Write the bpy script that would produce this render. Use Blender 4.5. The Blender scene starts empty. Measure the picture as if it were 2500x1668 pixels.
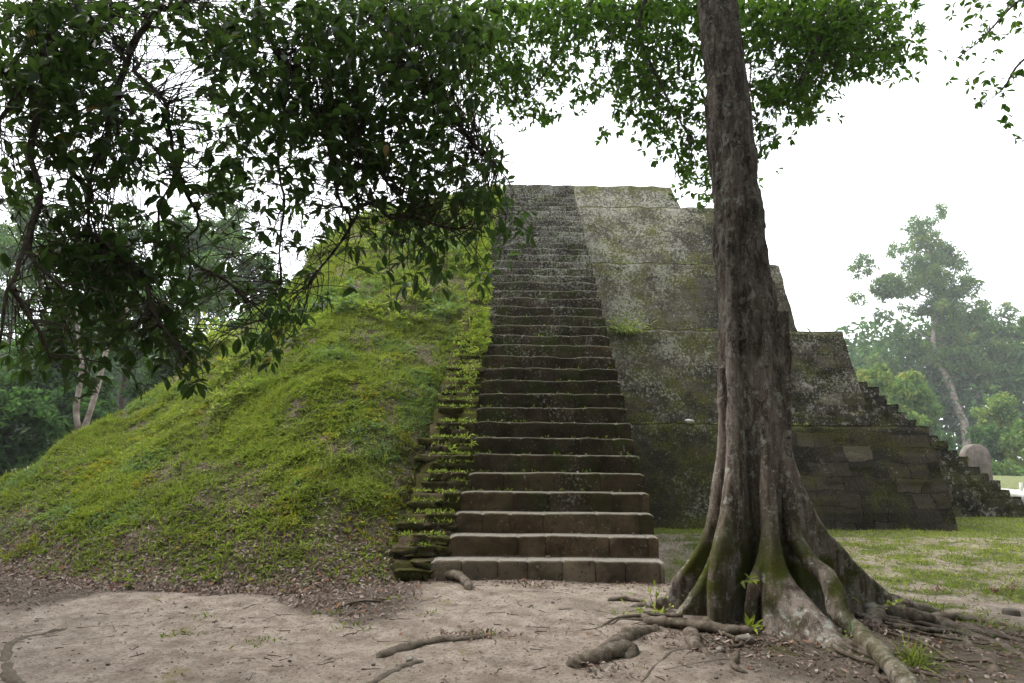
import bpy, math, random
import numpy as np
from mathutils import Vector
random.seed(7); RNG = np.random.default_rng(11)
C = bpy.context.scene.collection
SC = bpy.context.scene
# ---------------------------------------------------------------- camera
TH, H, FPX, ROLL = 0.1756, 1.678, 1500.0, 0.0096
cam = bpy.data.cameras.new('camera'); co = bpy.data.objects.new('camera', cam); C.objects.link(co)
cam.sensor_width = 36; cam.lens = 36*FPX/2500; cam.clip_end = 3000; cam.clip_start = 0.05
fw = Vector((0, math.cos(TH), math.sin(TH))); up0 = Vector((0, -math.sin(TH), math.cos(TH))); rt0 = Vector((1, 0, 0))
rt = rt0*math.cos(ROLL)+up0*math.sin(ROLL); up = up0*math.cos(ROLL)-rt0*math.sin(ROLL)
from mathutils import Matrix
Mx = Matrix((rt, up, -fw)).transposed().to_4x4(); Mx.translation = (0, 0, H); co.matrix_world = Mx
SC.camera = co
# ---------------------------------------------------------------- light: overcast day
SUN_EL, SUN_AZ = math.radians(52), math.radians(-75)     # sun behind thin cloud, high on the left
w = bpy.data.worlds.new('World'); SC.world = w; w.use_nodes = True
nt = w.node_tree; nt.nodes.clear()
sky = nt.nodes.new('ShaderNodeTexSky'); sky.sky_type = 'NISHITA'; sky.sun_disc = False
sky.sun_elevation = SUN_EL; sky.sun_rotation = SUN_AZ; sky.air_density = 1.0; sky.dust_density = 4.0; sky.ozone_density = 1.0
hsv = nt.nodes.new('ShaderNodeHueSaturation'); hsv.inputs['Saturation'].default_value = 0.25
mixc = nt.nodes.new('ShaderNodeMixRGB'); mixc.inputs[0].default_value = 0.72; mixc.inputs[2].default_value = (12.4, 12.9, 13.4, 1)
bg = nt.nodes.new('ShaderNodeBackground'); bg.inputs[1].default_value = 0.15
wo = nt.nodes.new('ShaderNodeOutputWorld')
nt.links.new(sky.outputs[0], hsv.inputs['Color']); nt.links.new(hsv.outputs[0], mixc.inputs[1])
nt.links.new(mixc.outputs[0], bg.inputs[0]); nt.links.new(bg.outputs[0], wo.inputs[0])
sl = bpy.data.lights.new('sun', 'SUN'); sl.energy = 2.2; sl.angle = math.radians(22); sl.color = (1, 0.96, 0.9)
so = bpy.data.objects.new('sun', sl); C.objects.link(so)
sd = Vector((math.sin(SUN_AZ)*math.cos(SUN_EL), math.cos(SUN_AZ)*math.cos(SUN_EL), math.sin(SUN_EL)))
so.rotation_euler = sd.to_track_quat('Z', 'Y').to_euler(); so.location = (0, 0, 30)
SC.view_settings.view_transform = 'Standard'; SC.view_settings.look = 'None'
SC.view_settings.exposure = 0.85; SC.view_settings.gamma = 1
# ---------------------------------------------------------------- helpers
O3 = np.array([0, 0, H])
def ray(x, y):
    u0 = x-1250; w_ = 834-y; cr, sr = math.cos(ROLL), math.sin(ROLL)
    u = u0*cr-w_*sr; v = w_*cr+u0*sr; c, s = math.cos(TH), math.sin(TH)
    return np.array([u, FPX*c-v*s, FPX*s+v*c])/FPX
def at(x, y, Y):
    d = ray(x, y); return O3+Y/d[1]*d
def gnd(x, y, Z=0.0):
    d = ray(x, y); return O3+(Z-H)/d[2]*d
def arr(o): return np.asarray(o, float)
def hsh(ix, iy, iz, seed):
    n = (ix*374761393+iy*668265263+iz*2147483647+seed*974634777) & 0xffffffff
    n = ((n ^ (n >> 13))*1274126177) & 0xffffffff
    n = (n ^ (n >> 16)) & 0xffffffff
    return n/4294967295.0
def vn(P, f=1.0, seed=0):
    P = np.atleast_2d(P)*f; i = np.floor(P).astype(np.int64); t = P-i; t = t*t*(3-2*t); r = 0
    for a in (0, 1):
        for b in (0, 1):
            for c in (0, 1):
                wgt = (t[:, 0] if a else 1-t[:, 0])*(t[:, 1] if b else 1-t[:, 1])*(t[:, 2] if c else 1-t[:, 2])
                r = r+wgt*hsh(i[:, 0]+a, i[:, 1]+b, i[:, 2]+c, seed)
    return r*2-1
def fbm(P, f=1.0, seed=0, n=4):
    r = 0; a = 1
    for k in range(n): r = r+a*vn(P, f*2**k, seed+k*17); a *= .5
    return r
def sub_empty(name, loc, label, cat, group=None, kind=None):
    o = bpy.data.objects.new(name, None); C.objects.link(o); o.location = loc; o.empty_display_size = .2
    tag(o, label, cat, group, kind); return o
def tag(o, label=None, cat=None, group=None, kind=None):
    if label: o['label'] = label
    if cat: o['category'] = cat
    if group: o['group'] = group
    if kind: o['kind'] = kind
    return o
def wloc(p):
    v = np.zeros(3)
    while p is not None: v += np.array(p.location); p = p.parent
    return v
def mk(name, V, F, mat, parent=None, smooth=False, attrs=None, loc=None):
    """F: list of arrays (each m x k) or one array; verts in world coordinates"""
    V = arr(V)
    if not isinstance(F, list): F = [F]
    F = [np.asarray(f, np.int64) for f in F if len(f)]
    base = wloc(parent) if parent is not None else np.zeros(3)
    off = arr(loc) if loc is not None else (np.zeros(3) if parent is not None else np.zeros(3))
    me = bpy.data.meshes.new(name); n = len(V)
    me.vertices.add(n); me.vertices.foreach_set('co', (V-base-off).astype(np.float32).ravel())
    tot = sum(f.size for f in F); nf = sum(len(f) for f in F)
    me.loops.add(tot); me.loops.foreach_set('vertex_index', np.concatenate([f.ravel() for f in F]).astype(np.int32))
    ls = []; s = 0
    for f in F:
        ls.append(s+np.arange(len(f))*f.shape[1]); s += f.size
    me.polygons.add(nf); me.polygons.foreach_set('loop_start', np.concatenate(ls).astype(np.int32))
    if smooth: me.polygons.foreach_set('use_smooth', np.ones(nf, bool))
    if attrs:
        for k, a in attrs.items():
            dom = 'POINT' if len(a) == n else 'FACE'
            at_ = me.attributes.new(k, 'FLOAT', dom); at_.data.foreach_set('value', np.asarray(a, np.float32))
    me.update(calc_edges=True); me.validate()
    me.materials.append(mat)
    o = bpy.data.objects.new(name, me); C.objects.link(o)
    if parent is not None: o.parent = parent
    o.location = off
    return o
class MB:
    def __init__(s): s.V = []; s.F4 = []; s.F3 = []; s.n = 0
    def add(s, V, F4=None, F3=None):
        V = arr(V)
        if F4 is not None and len(F4): s.F4.append(np.asarray(F4)+s.n)
        if F3 is not None and len(F3): s.F3.append(np.asarray(F3)+s.n)
        s.V.append(V); s.n += len(V)
    def tube(s, P, R, k=8, cap=True, flat=1.0, wob=0, seed=0):
        P = arr(P); R = np.broadcast_to(arr(R), (len(P),)); n = len(P)
        T = np.gradient(P, axis=0); T /= np.linalg.norm(T, axis=1)[:, None]+1e-9
        ref = np.array([0, 0, 1.]) if abs(T[0][2]) < .8 else np.array([0, 1., 0])
        A = np.cross(T, ref); bad = np.linalg.norm(A, axis=1) < 1e-3; A[bad] = [1, 0, 0]
        A /= np.linalg.norm(A, axis=1)[:, None]; B = np.cross(T, A)
        th = np.arange(k)*2*math.pi/k
        V = P[:, None]+R[:, None, None]*(np.cos(th)[None, :, None]*A[:, None]+flat*np.sin(th)[None, :, None]*B[:, None])
        V = V.reshape(-1, 3)
        if wob:
            d = V-np.repeat(P, k, 0); V = V+d*(wob*fbm(V, 2.2/max(R.mean(), 1e-3)/3, seed, 3))[:, None]
        i = np.arange(n-1)[:, None]*k; j = np.arange(k)[None]; jn = (j+1) % k
        F = np.stack([i+j, i+jn, i+k+jn, i+k+j], -1).reshape(-1, 4)
        F3 = []
        if cap:
            V = np.vstack([V, P[0], P[-1]]); a = n*k
            F3 = [(a, jj, (jj+1) % k)[::-1] for jj in range(k)]+[(a+1, (n-1)*k+jj, (n-1)*k+(jj+1) % k) for jj in range(k)]
        s.add(V, F, F3)
    def build(s, name, mat, parent=None, smooth=True, attrs=None, loc=None):
        F = []
        if s.F4: F.append(np.vstack(s.F4))
        if s.F3: F.append(np.vstack(s.F3))
        return mk(name, np.vstack(s.V), F, mat, parent, smooth, attrs, loc)
def interp(P, n):
    """Catmull-Rom resample to n points"""
    P = arr(P); m = len(P)
    if m == 2: 
        t = np.linspace(0, 1, n)[:, None]; return P[0]*(1-t)+P[1]*t
    Q = np.vstack([2*P[0]-P[1], P, 2*P[-1]-P[-2]]); t = np.linspace(0, m-1-1e-6, n); i = t.astype(int); f = (t-i)[:, None]
    a, b, c, d = Q[i], Q[i+1], Q[i+2], Q[i+3]
    return .5*((2*b)+(-a+c)*f+(2*a-5*b+4*c-d)*f*f+(-a+3*b-3*c+d)*f**3)
def grid_faces(nu, nv):
    i = np.arange(nu-1)[:, None]*nv; j = np.arange(nv-1)[None]
    return np.stack([i+j, i+nv+j, i+nv+j+1, i+j+1], -1).reshape(-1, 4)
def unit(v): return v/(np.linalg.norm(v, axis=-1, keepdims=True)+1e-9)
# leaf batches
def leaves(P, D, N, L, W, kind='small', curl=0.12):
    """P base points, D directions, N normals, L lengths, W width ratio -> V,F,tint repeat count"""
    P, D, N = arr(P), unit(arr(D)), arr(N); S = unit(np.cross(D, N)); N = np.cross(S, D)
    if kind == 'blade':
        T = np.array([(0, -.5, 0), (0, .5, 0), (.5, -.4, .06), (.5, .4, .06), (1, 0, -.05)])
        F4 = np.array([(0, 1, 3, 2)]); F3 = np.array([(2, 3, 4)])
    elif kind == 'small':
        T = np.array([(0, 0, 0), (.45, -.5, .10), (1, 0, -.05), (.45, .5, .10)]); F4 = None; F3 = np.array([(0, 1, 2), (0, 2, 3)])
    else:
        T = np.array([(0, 0, 0), (.18, -.26, .03), (.45, -.47, .07), (.72, -.44, .06), (.92, -.2, .0), (1.03, 0, -.06),
                      (.92, .2, .0), (.72, .44, .06), (.45, .47, .07), (.18, .26, .03), (.3, 0, -.02), (.62, 0, -.01)])
        F4 = np.array([(1, 2, 11, 10), (2, 3, 4, 11), (8, 9, 10, 11), (6, 7, 8, 11)]); F3 = np.array([(0, 1, 10), (4, 5, 11), (5, 6, 11), (9, 0, 10)])
    T = T.copy(); T = np.repeat(T[None], len(P), 0)
    T[:, :, 2] -= (curl*(RNG.random(len(P))*2-.4))[:, None]*T[:, :, 0]**2
    L = np.broadcast_to(L, (len(P),)); W = np.broadcast_to(W, (len(P),))
    V = P[:, None]+L[:, None, None]*(T[:, :, 0:1]*D[:, None]+(T[:, :, 1:2]*W[:, None, None])*S[:, None]+T[:, :, 2:3]*N[:, None])
    k = T.shape[1]; off = (np.arange(len(P))*k)[:, None, None]
    out = [V.reshape(-1, 3)]
    f4 = (F4[None]+off).reshape(-1, 4) if F4 is not None else None
    f3 = (F3[None]+off).reshape(-1, 3) if F3 is not None else None
    return V.reshape(-1, 3), f4, f3, k
class LB:
    """collects leaf batches with a per-vertex tint"""
    def __init__(s): s.m = MB(); s.t = []
    def add(s, P, D, N, L, W, tint, kind='small', curl=.12):
        if len(P) == 0: return
        V, f4, f3, k = leaves(P, D, N, L, W, kind, curl); s.m.add(V, f4, f3); s.t.append(np.repeat(np.broadcast_to(tint, (len(P),)), k))
    def build(s, name, mat, parent=None, smooth=False, loc=None):
        return s.m.build(name, mat, parent, smooth, {'tint': np.concatenate(s.t)}, loc)
def rdir(n): return unit(RNG.normal(size=(n, 3)))
# ---------------------------------------------------------------- materials
def newmat(name):
    m = bpy.data.materials.new(name); m.use_nodes = True; t = m.node_tree
    for n in list(t.nodes): t.nodes.remove(n)
    o = t.nodes.new('ShaderNodeOutputMaterial'); b = t.nodes.new('ShaderNodeBsdfPrincipled'); t.links.new(b.outputs[0], o.inputs[0])
    return m, t, b, o
class NT:
    def __init__(s, t): s.t = t; s.pos = t.nodes.new('ShaderNodeNewGeometry').outputs['Position']
    def N(s, ty, **k):
        n = s.t.nodes.new(ty)
        for a, v in k.items(): setattr(n, a, v)
        return n
    def lk(s, a, b): s.t.links.new(a, b)
    def mp(s, scale=(1, 1, 1), loc=(0, 0, 0), src=None):
        n = s.N('ShaderNodeMapping'); n.inputs['Scale'].default_value = scale; n.inputs['Location'].default_value = loc
        s.lk(src or s.pos, n.inputs[0]); return n.outputs[0]
    def noise(s, sc, det=4, rough=.55, vec=None, dist=0):
        n = s.N('ShaderNodeTexNoise'); n.inputs['Scale'].default_value = sc; n.inputs['Detail'].default_value = det
        n.inputs['Roughness'].default_value = rough; n.inputs['Distortion'].default_value = dist
        s.lk(vec or s.pos, n.inputs['Vector']); return n.outputs[0]
    def voro(s, sc, vec=None, feature='F1', rnd=1.0):
        n = s.N('ShaderNodeTexVoronoi', feature=feature); n.inputs['Scale'].default_value = sc; n.inputs['Randomness'].default_value = rnd
        s.lk(vec or s.pos, n.inputs['Vector']); return n
    def rng(s, v, a, b, c=0, d=1):
        n = s.N('ShaderNodeMapRange'); n.interpolation_type = 'SMOOTHSTEP'
        s.lk(v, n.inputs[0])
        for i, x in zip((1, 2, 3, 4), (a, b, c, d)): n.inputs[i].default_value = x
        return n.outputs[0]
    def math(s, op, a, b=0, clamp=False):
        n = s.N('ShaderNodeMath', operation=op); n.use_clamp = clamp
        for i, v in enumerate((a, b)):
            if hasattr(v, 'is_linked') or hasattr(v, 'links'): s.lk(v, n.inputs[i])
            else: n.inputs[i].default_value = v
        return n.outputs[0]
    def mix(s, f, a, b, mode='MIX'):
        n = s.N('ShaderNodeMixRGB', blend_type=mode)
        for i, v in enumerate((f, a, b)):
            if hasattr(v, 'links'): s.lk(v, n.inputs[i])
            elif i == 0: n.inputs[0].default_value = v
            else: n.inputs[i].default_value = (*v, 1)
        return n.outputs[0]
    def ramp(s, v, stops, const=False):
        n = s.N('ShaderNodeValToRGB'); s.lk(v, n.inputs[0]); r = n.color_ramp
        if const: r.interpolation = 'CONSTANT'
        while len(r.elements) < len(stops): r.elements.new(.5)
        for e, (p, c) in zip(r.elements, stops): e.position = p; e.color = (*c, 1)
        return n.outputs[0]
    def sep(s):
        n = s.N('ShaderNodeSeparateXYZ'); s.lk(s.pos, n.inputs[0]); return n.outputs
    def attr(s, name):
        n = s.N('ShaderNodeAttribute'); n.attribute_name = name; return n.outputs['Fac']
    def bump(s, h, strength, dist, bsdf, prev=None):
        n = s.N('ShaderNodeBump'); n.inputs['Strength'].default_value = strength; n.inputs['Distance'].default_value = dist
        s.lk(h, n.inputs['Height'])
        if prev is not None: s.lk(prev, n.inputs['Normal'])
        s.lk(n.outputs[0], bsdf.inputs['Normal']); return n.outputs[0]

def stone_mat(name, kind):
    m, t, b, o = newmat(name); n = NT(t); x, y, z = n.sep()
    big = n.noise(.55, 3, .5); med = n.noise(2.6, 5, .6); fine = n.noise(22, 6, .7); vf = n.noise(60, 4, .7)
    if kind == 'wall':
        # brick pattern on (x - y, z): only where the plaster has gone (right part of the pyramid)
        cx = n.N('ShaderNodeCombineXYZ'); n.lk(n.math('ADD', n.math('ADD', x, y), n.math('MULTIPLY', med, .34)), cx.inputs[0])
        n.lk(n.math('ADD', z, n.math('ADD', n.math('MULTIPLY', n.noise(1.2, 2), .30), n.math('MULTIPLY', n.noise(9, 3), .05))), cx.inputs[1])
        br = n.N('ShaderNodeTexBrick'); br.offset = .37; br.offset_frequency = 3; br.squash = .72; br.squash_frequency = 2
        br.inputs['Scale'].default_value = 1.0; br.inputs['Brick Width'].default_value = .62; br.inputs['Row Height'].default_value = .335
        br.inputs['Mortar Size'].default_value = .012; br.inputs['Mortar Smooth'].default_value = .4; br.inputs['Bias'].default_value = -.1
        br.inputs['Color1'].default_value = (0, 0, 0, 1); br.inputs['Color2'].default_value = (1, 1, 1, 1); br.inputs['Mortar'].default_value = (0.5, 0.5, 0.5, 1)
        n.lk(cx.outputs[0], br.inputs['Vector'])
        bare = n.rng(n.math('ADD', n.math('ADD', x, n.math('MULTIPLY', big, 3.0)), n.math('MULTIPLY', med, 1.2)), 6.3, 8.2)
        base = n.mix(n.rng(n.math('ADD', med, n.rng(z, 1.5, 5, -.12, .08)), .35, .65), (.030, .026, .015), (.115, .10, .070))
        blk = n.ramp(br.outputs['Color'], [(0, (.014, .012, .010)), (.45, (.038, .030, .023)), (.8, (.080, .063, .050)), (1, (.20, .165, .14))])
        blk = n.mix(n.rng(fine, .42, .6), blk, n.mix(.6, blk, (.03, .026, .022)))
        base = n.mix(.30, base, blk); base = n.mix(bare, base, blk)
        base = n.mix(n.math('MULTIPLY', n.math('MULTIPLY', br.outputs['Fac'], n.rng(n.noise(1.9, 3), .38, .55, .15, .9)), n.math('ADD', bare, .32)), base, (.014, .012, .010))
        # moss: greener low down and in horizontal bands
        mo = n.rng(n.math('ADD', n.noise(1.3, 5, .65, vec=n.mp((1, 1, 1.6))), n.math('MULTIPLY', fine, .35)), .60, .82)
        ms = n.math('MULTIPLY', mo, n.rng(bare, 0, 1, .9, .55))
        base = n.mix(ms, base, n.mix(n.rng(fine, .4, .62), (.045, .050, .007), (.125, .125, .022)))
        # pale lichen crust
        lf = n.math('ADD', n.math('MULTIPLY', n.noise(15, 7, .82), 1.0), n.math('MULTIPLY', n.noise(1.1, 3, .6), .45))
        hz = n.rng(z, 1.6, 4.0, -.045, .028)
        li = n.rng(n.math('ADD', n.math('ADD', lf, hz), n.math('MULTIPLY', bare, -.05)), .755, .83)
        li2 = n.rng(n.math('ADD', n.noise(26, 5, .75), n.math('MULTIPLY', hz, .8)), .58, .66)
        base = n.mix(n.math('MULTIPLY', li, .85), base, n.mix(vf, (.16, .155, .11), (.50, .485, .41)))
        base = n.mix(n.math('MULTIPLY', li2, .5), base, (.24, .25, .20))
        bl3 = n.math('MULTIPLY', n.rng(n.math('ADD', n.noise(5.5, 5, .7), n.math('MULTIPLY', fine, .2)), .66, .72), n.math('MAXIMUM', n.rng(x, 10.0, 10.8), n.math('MULTIPLY', n.math('MULTIPLY', bare, n.rng(z, 2.34, 2.4)), n.rng(z, 3.4, 3.8, .9, .15))))
        base = n.mix(n.math('MULTIPLY', bl3, .75), base, (.30, .275, .25))
        lowd = n.math('MULTIPLY', n.rng(z, 2.30, 2.36, .12, 0), n.rng(x, 9.9, 10.3, 1, 0)); base = n.mix(lowd, base, (.018, .015, .010))
        lip = n.math('MULTIPLY', n.attr('lip'), n.rng(n.noise(3, 4), .42, .62, .0, .7)); base = n.mix(lip, base, (.07, .085, .012))
        # dark stains at foot
        st = n.rng(n.noise(.9, 4, .6, vec=n.mp((1, 1, .5))), .52, .68)
        base = n.mix(n.math('MULTIPLY', st, .4), base, (.026, .020, .014))
        base = n.mix(n.math('MULTIPLY', n.rng(n.noise(38, 5, .85), .55, .66), .55), base, (.25, .245, .19))
        base = n.mix(n.math('MULTIPLY', n.rng(n.noise(31, 5, .85), .56, .66), .65), base, (.014, .012, .009))
        gm = n.N('ShaderNodeGamma'); n.lk(base, gm.inputs[0]); gm.inputs[1].default_value = .93; base = gm.outputs[0]
        hgt = n.math('ADD', n.math('MULTIPLY', fine, .5), n.math('MULTIPLY', n.math('MULTIPLY', br.outputs['Fac'], bare), -1.2))
    elif kind == 'step':
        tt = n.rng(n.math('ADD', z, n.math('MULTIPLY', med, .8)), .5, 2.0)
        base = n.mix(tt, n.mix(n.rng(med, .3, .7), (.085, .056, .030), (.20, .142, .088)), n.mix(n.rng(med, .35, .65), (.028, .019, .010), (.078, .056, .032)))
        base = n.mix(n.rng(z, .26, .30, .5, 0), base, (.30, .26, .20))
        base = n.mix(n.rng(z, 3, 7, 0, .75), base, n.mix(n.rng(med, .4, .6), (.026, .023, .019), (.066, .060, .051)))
        dk = n.rng(n.noise(1.7, 5, .65), .46, .62)
        base = n.mix(n.math('MULTIPLY', dk, .55), base, (.026, .020, .013))
        mo = n.math('MULTIPLY', n.rng(n.math('ADD', n.noise(2.0, 5, .65), n.math('MULTIPLY', fine, .3)), .60, .78), n.rng(z, .3, 1.3, .15, .8))
        base = n.mix(mo, base, (.038, .050, .010))
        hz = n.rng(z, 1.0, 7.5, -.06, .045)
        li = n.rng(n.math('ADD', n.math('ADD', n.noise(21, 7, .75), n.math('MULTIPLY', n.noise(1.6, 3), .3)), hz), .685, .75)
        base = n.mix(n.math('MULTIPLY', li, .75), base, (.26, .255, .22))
        sp = n.voro(11, vec=n.mp((1, 1, 1), (3, 1, 7)))
        base = n.mix(n.math('MULTIPLY', n.rng(sp.outputs['Distance'], .16, .2, 1, 0), n.rng(n.noise(2.2, 2), .5, .6, 0, .35)), base, (.20, .19, .145))
        tv = n.rng(n.attr('tone'), 0, 1, .78, 1.22); cxx = n.N('ShaderNodeCombineXYZ'); [n.lk(tv, cxx.inputs[q_]) for q_ in range(3)]
        base = n.mix(1.0, base, cxx.outputs[0], 'MULTIPLY')
        base = n.mix(n.math('MULTIPLY', n.rng(n.noise(34, 6, .8), .60, .68), .55), base, (.22, .21, .17))
        base = n.mix(n.math('MULTIPLY', n.rng(n.noise(17, 6, .75), .55, .65), .6), base, (.020, .015, .010))
        base = n.mix(n.math('MULTIPLY', n.attr('joint'), n.rng(fine, .35, .6, 1, .5)), base, (.008, .006, .004))
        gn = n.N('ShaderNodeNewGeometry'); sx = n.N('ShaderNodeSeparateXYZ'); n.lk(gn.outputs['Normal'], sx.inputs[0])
        up_ = n.math('MULTIPLY', n.rng(sx.outputs[2], .5, .95), n.rng(fine, .35, .6, .45, .95))   # skylight painted in as paler grey on treads and worn edges
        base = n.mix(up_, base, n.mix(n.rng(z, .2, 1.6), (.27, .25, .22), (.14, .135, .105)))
        hgt = n.math('ADD', fine, n.math('MULTIPLY', vf, .5))
    else:   # rough mossy rubble
        base = n.mix(n.rng(med, .35, .65), (.040, .030, .019), (.11, .083, .055))
        mo = n.rng(n.math('ADD', n.noise(3, 5, .65), n.math('MULTIPLY', fine, .3)), .52, .7)
        base = n.mix(mo, base, n.mix(fine, (.022, .024, .006), (.075, .072, .018)))
        hgt = fine
    n.lk(base, b.inputs['Base Color']); b.inputs['Roughness'].default_value = .92
    b.inputs['Specular IOR Level'].default_value = .08
    n.bump(hgt, .8, .03, b)
    return m

def leaf_mat(name, stops, trans=.35, tcol=(.18, .35, .03), rough=.45, spec=.4):
    m, t, b, o = newmat(name); n = NT(t)
    c = n.ramp(n.attr('tint'), stops)
    n.lk(c, b.inputs['Base Color']); b.inputs['Roughness'].default_value = rough; b.inputs['Specular IOR Level'].default_value = spec
    tr = n.N('ShaderNodeBsdfTranslucent'); n.lk(n.mix(.55, c, tcol), tr.inputs[0])
    ms = n.N('ShaderNodeMixShader'); ms.inputs[0].default_value = trans
    n.lk(b.outputs[0], ms.inputs[1]); n.lk(tr.outputs[0], ms.inputs[2]); n.lk(ms.outputs[0], o.inputs[0])
    return m

def bark_mat(name, c1, c2, c3, moss=0.0, sc=1.0, lich=1.0):
    m, t, b, o = newmat(name); n = NT(t); x, y, z = n.sep()
    warp = n.N('ShaderNodeVectorMath', operation='ADD'); nz = n.N('ShaderNodeTexNoise'); nz.inputs['Scale'].default_value = 6*sc; n.lk(n.pos, nz.inputs['Vector'])
    s1 = n.N('ShaderNodeVectorMath', operation='SCALE'); n.lk(nz.outputs['Color'], s1.inputs[0]); s1.inputs['Scale'].default_value = .09/sc
    n.lk(n.pos, warp.inputs[0]); n.lk(s1.outputs[0], warp.inputs[1])
    v = n.mp((1, 1, .30), src=warp.outputs[0])
    vo = n.voro(24*sc, vec=v, feature='DISTANCE_TO_EDGE'); vc = n.voro(24*sc, vec=v)
    st = n.noise(9*sc, 6, .65, vec=n.mp((1, 1, .16))); fine = n.noise(48*sc, 5, .7); med = n.noise(3*sc, 4)
    sepc = n.N('ShaderNodeSeparateColor'); n.lk(vc.outputs['Color'], sepc.inputs[0])
    base = n.mix(n.rng(st, .38, .62), c1, c2); base = n.mix(n.math('MULTIPLY', n.rng(n.noise(2.2*sc, 4, .6), .5, .62), .3), base, (.080, .052, .040))
    base = n.mix(n.math('MULTIPLY', n.rng(sepc.outputs[0], .62, .95), n.rng(z, 1, 2.4, .12, .5)), base, c3)
    crack = n.rng(vo.outputs['Distance'], .0, .07, 1, 0)
    plate = n.math('MULTIPLY', n.rng(med, .38, .6, .2, .9), n.rng(z, 1.0, 2.4, .15, 1.0))
    base = n.mix(n.math('MULTIPLY', n.math('MULTIPLY', crack, plate), .7), base, (.02, .016, .013))
    base = n.mix(n.math('MULTIPLY', n.rng(n.noise(11*sc, 6, .72), .54, .63), .6*lich), base, (.30, .31, .275))
    base = n.mix(n.math('MULTIPLY', n.rng(n.noise(40*sc, 4, .8), .58, .66), .5*lich), base, (.34, .34, .30))
    base = n.mix(n.math('MULTIPLY', n.rng(n.noise(52*sc, 4, .8, vec=n.mp((1, 1, .4))), .56, .66), .6), base, (.018, .013, .010))
    if moss:
        mm = n.math('MULTIPLY', n.rng(n.math('ADD', n.noise(2.1, 4, .6), n.math('MULTIPLY', fine, .2)), .50, .64), n.math('MULTIPLY', n.rng(z, .5, 1.35, moss, 0), n.rng(z, .12, .45, .35, 1)))
        base = n.mix(mm, base, n.mix(fine, (.014, .019, .003), (.055, .060, .009)))
        base = n.mix(n.rng(z, .0, .12, .5, 0), base, (.12, .10, .08))
    n.lk(base, b.inputs['Base Color']); b.inputs['Roughness'].default_value = .95; b.inputs['Specular IOR Level'].default_value = .08
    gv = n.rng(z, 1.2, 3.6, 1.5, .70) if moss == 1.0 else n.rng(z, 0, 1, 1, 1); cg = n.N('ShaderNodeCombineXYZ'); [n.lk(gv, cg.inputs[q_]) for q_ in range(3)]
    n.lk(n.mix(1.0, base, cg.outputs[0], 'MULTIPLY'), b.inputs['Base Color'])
    h = n.math('ADD', n.math('ADD', n.math('MULTIPLY', st, 1.1), n.math('MULTIPLY', fine, .35)), n.math('MULTIPLY', n.math('MULTIPLY', crack, plate), -.9))
    n.bump(h, .9, .018/sc, b)
    return m

def plain(name, col, col2=None, sc=8, rough=.9, bump=.3):
    m, t, b, o = newmat(name); n = NT(t); f = n.noise(sc, 6, .65)
    n.lk(n.mix(n.rng(f, .35, .65), col, col2 or col), b.inputs['Base Color']); b.inputs['Roughness'].default_value = rough
    b.inputs['Specular IOR Level'].default_value = .2
    n.bump(n.noise(sc*4, 5, .7), bump, .02, b); return m

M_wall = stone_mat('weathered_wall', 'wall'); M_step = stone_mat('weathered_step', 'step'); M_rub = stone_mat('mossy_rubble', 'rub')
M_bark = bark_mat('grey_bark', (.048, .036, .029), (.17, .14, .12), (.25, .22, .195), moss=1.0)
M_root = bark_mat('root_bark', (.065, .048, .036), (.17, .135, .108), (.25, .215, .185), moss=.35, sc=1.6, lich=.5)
M_twig = plain('twig_bark', (.045, .035, .028), (.10, .08, .065), 30)
M_pale = plain('pale_bark', (.30, .26, .23), (.12, .095, .08), 2.2)
M_leafN = leaf_mat('broad_leaf', [(0, (.012, .035, .010)), (.5, (.022, .058, .012)), (.8, (.045, .085, .014)), (.93, (.085, .12, .015)), (.97, (.22, .17, .02)), (1, (.28, .12, .03))], .36, (.17, .30, .05), .42, .3)
M_leafM = leaf_mat('small_leaf', [(0, (.018, .045, .014)), (.5, (.035, .085, .018)), (.85, (.07, .13, .02)), (1, (.16, .18, .03))], .42, (.20, .40, .03), .55, .15)
M_leafF = leaf_mat('far_leaf', [(0, (.014, .036, .014)), (.3, (.028, .068, .022)), (.55, (.075, .15, .05)), (.8, (.19, .25, .05)), (1, (.32, .30, .07))], .35, (.15, .3, .05), .7, .05)
M_cover = leaf_mat('ground_cover', [(0, (.13, .10, .06)), (.12, (.21, .165, .09)), (.2, (.07, .10, .015)), (.42, (.23, .28, .035)), (.68, (.44, .47, .075)), (.8, (.19, .29, .15)), (.88, (.17, .27, .15)), (.93, (.42, .38, .03)), (1, (.50, .30, .03))], .35, (.25, .42, .03), .6, .2)
M_litter = leaf_mat('dead_leaf', [(0, (.045, .03, .02)), (.3, (.12, .08, .056)), (.6, (.23, .165, .135)), (.85, (.37, .31, .28)), (.93, (.28, .10, .045)), (1, (.34, .15, .06))], .12, (.3, .15, .05), .7, .2)
M_red = leaf_mat('red_bract', [(0, (.07, .012, .012)), (1, (.17, .03, .025))], .1, (.2, .04, .03))
M_rock = plain('pale_rock', (.24, .215, .185), (.11, .095, .078), 9, .9, .6)
M_stela = plain('stela_stone', (.20, .165, .145), (.11, .095, .085), 3.5, .9, .6)
M_white = plain('white_stone', (.62, .61, .58), (.42, .41, .38), 5, .8, .3)
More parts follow.
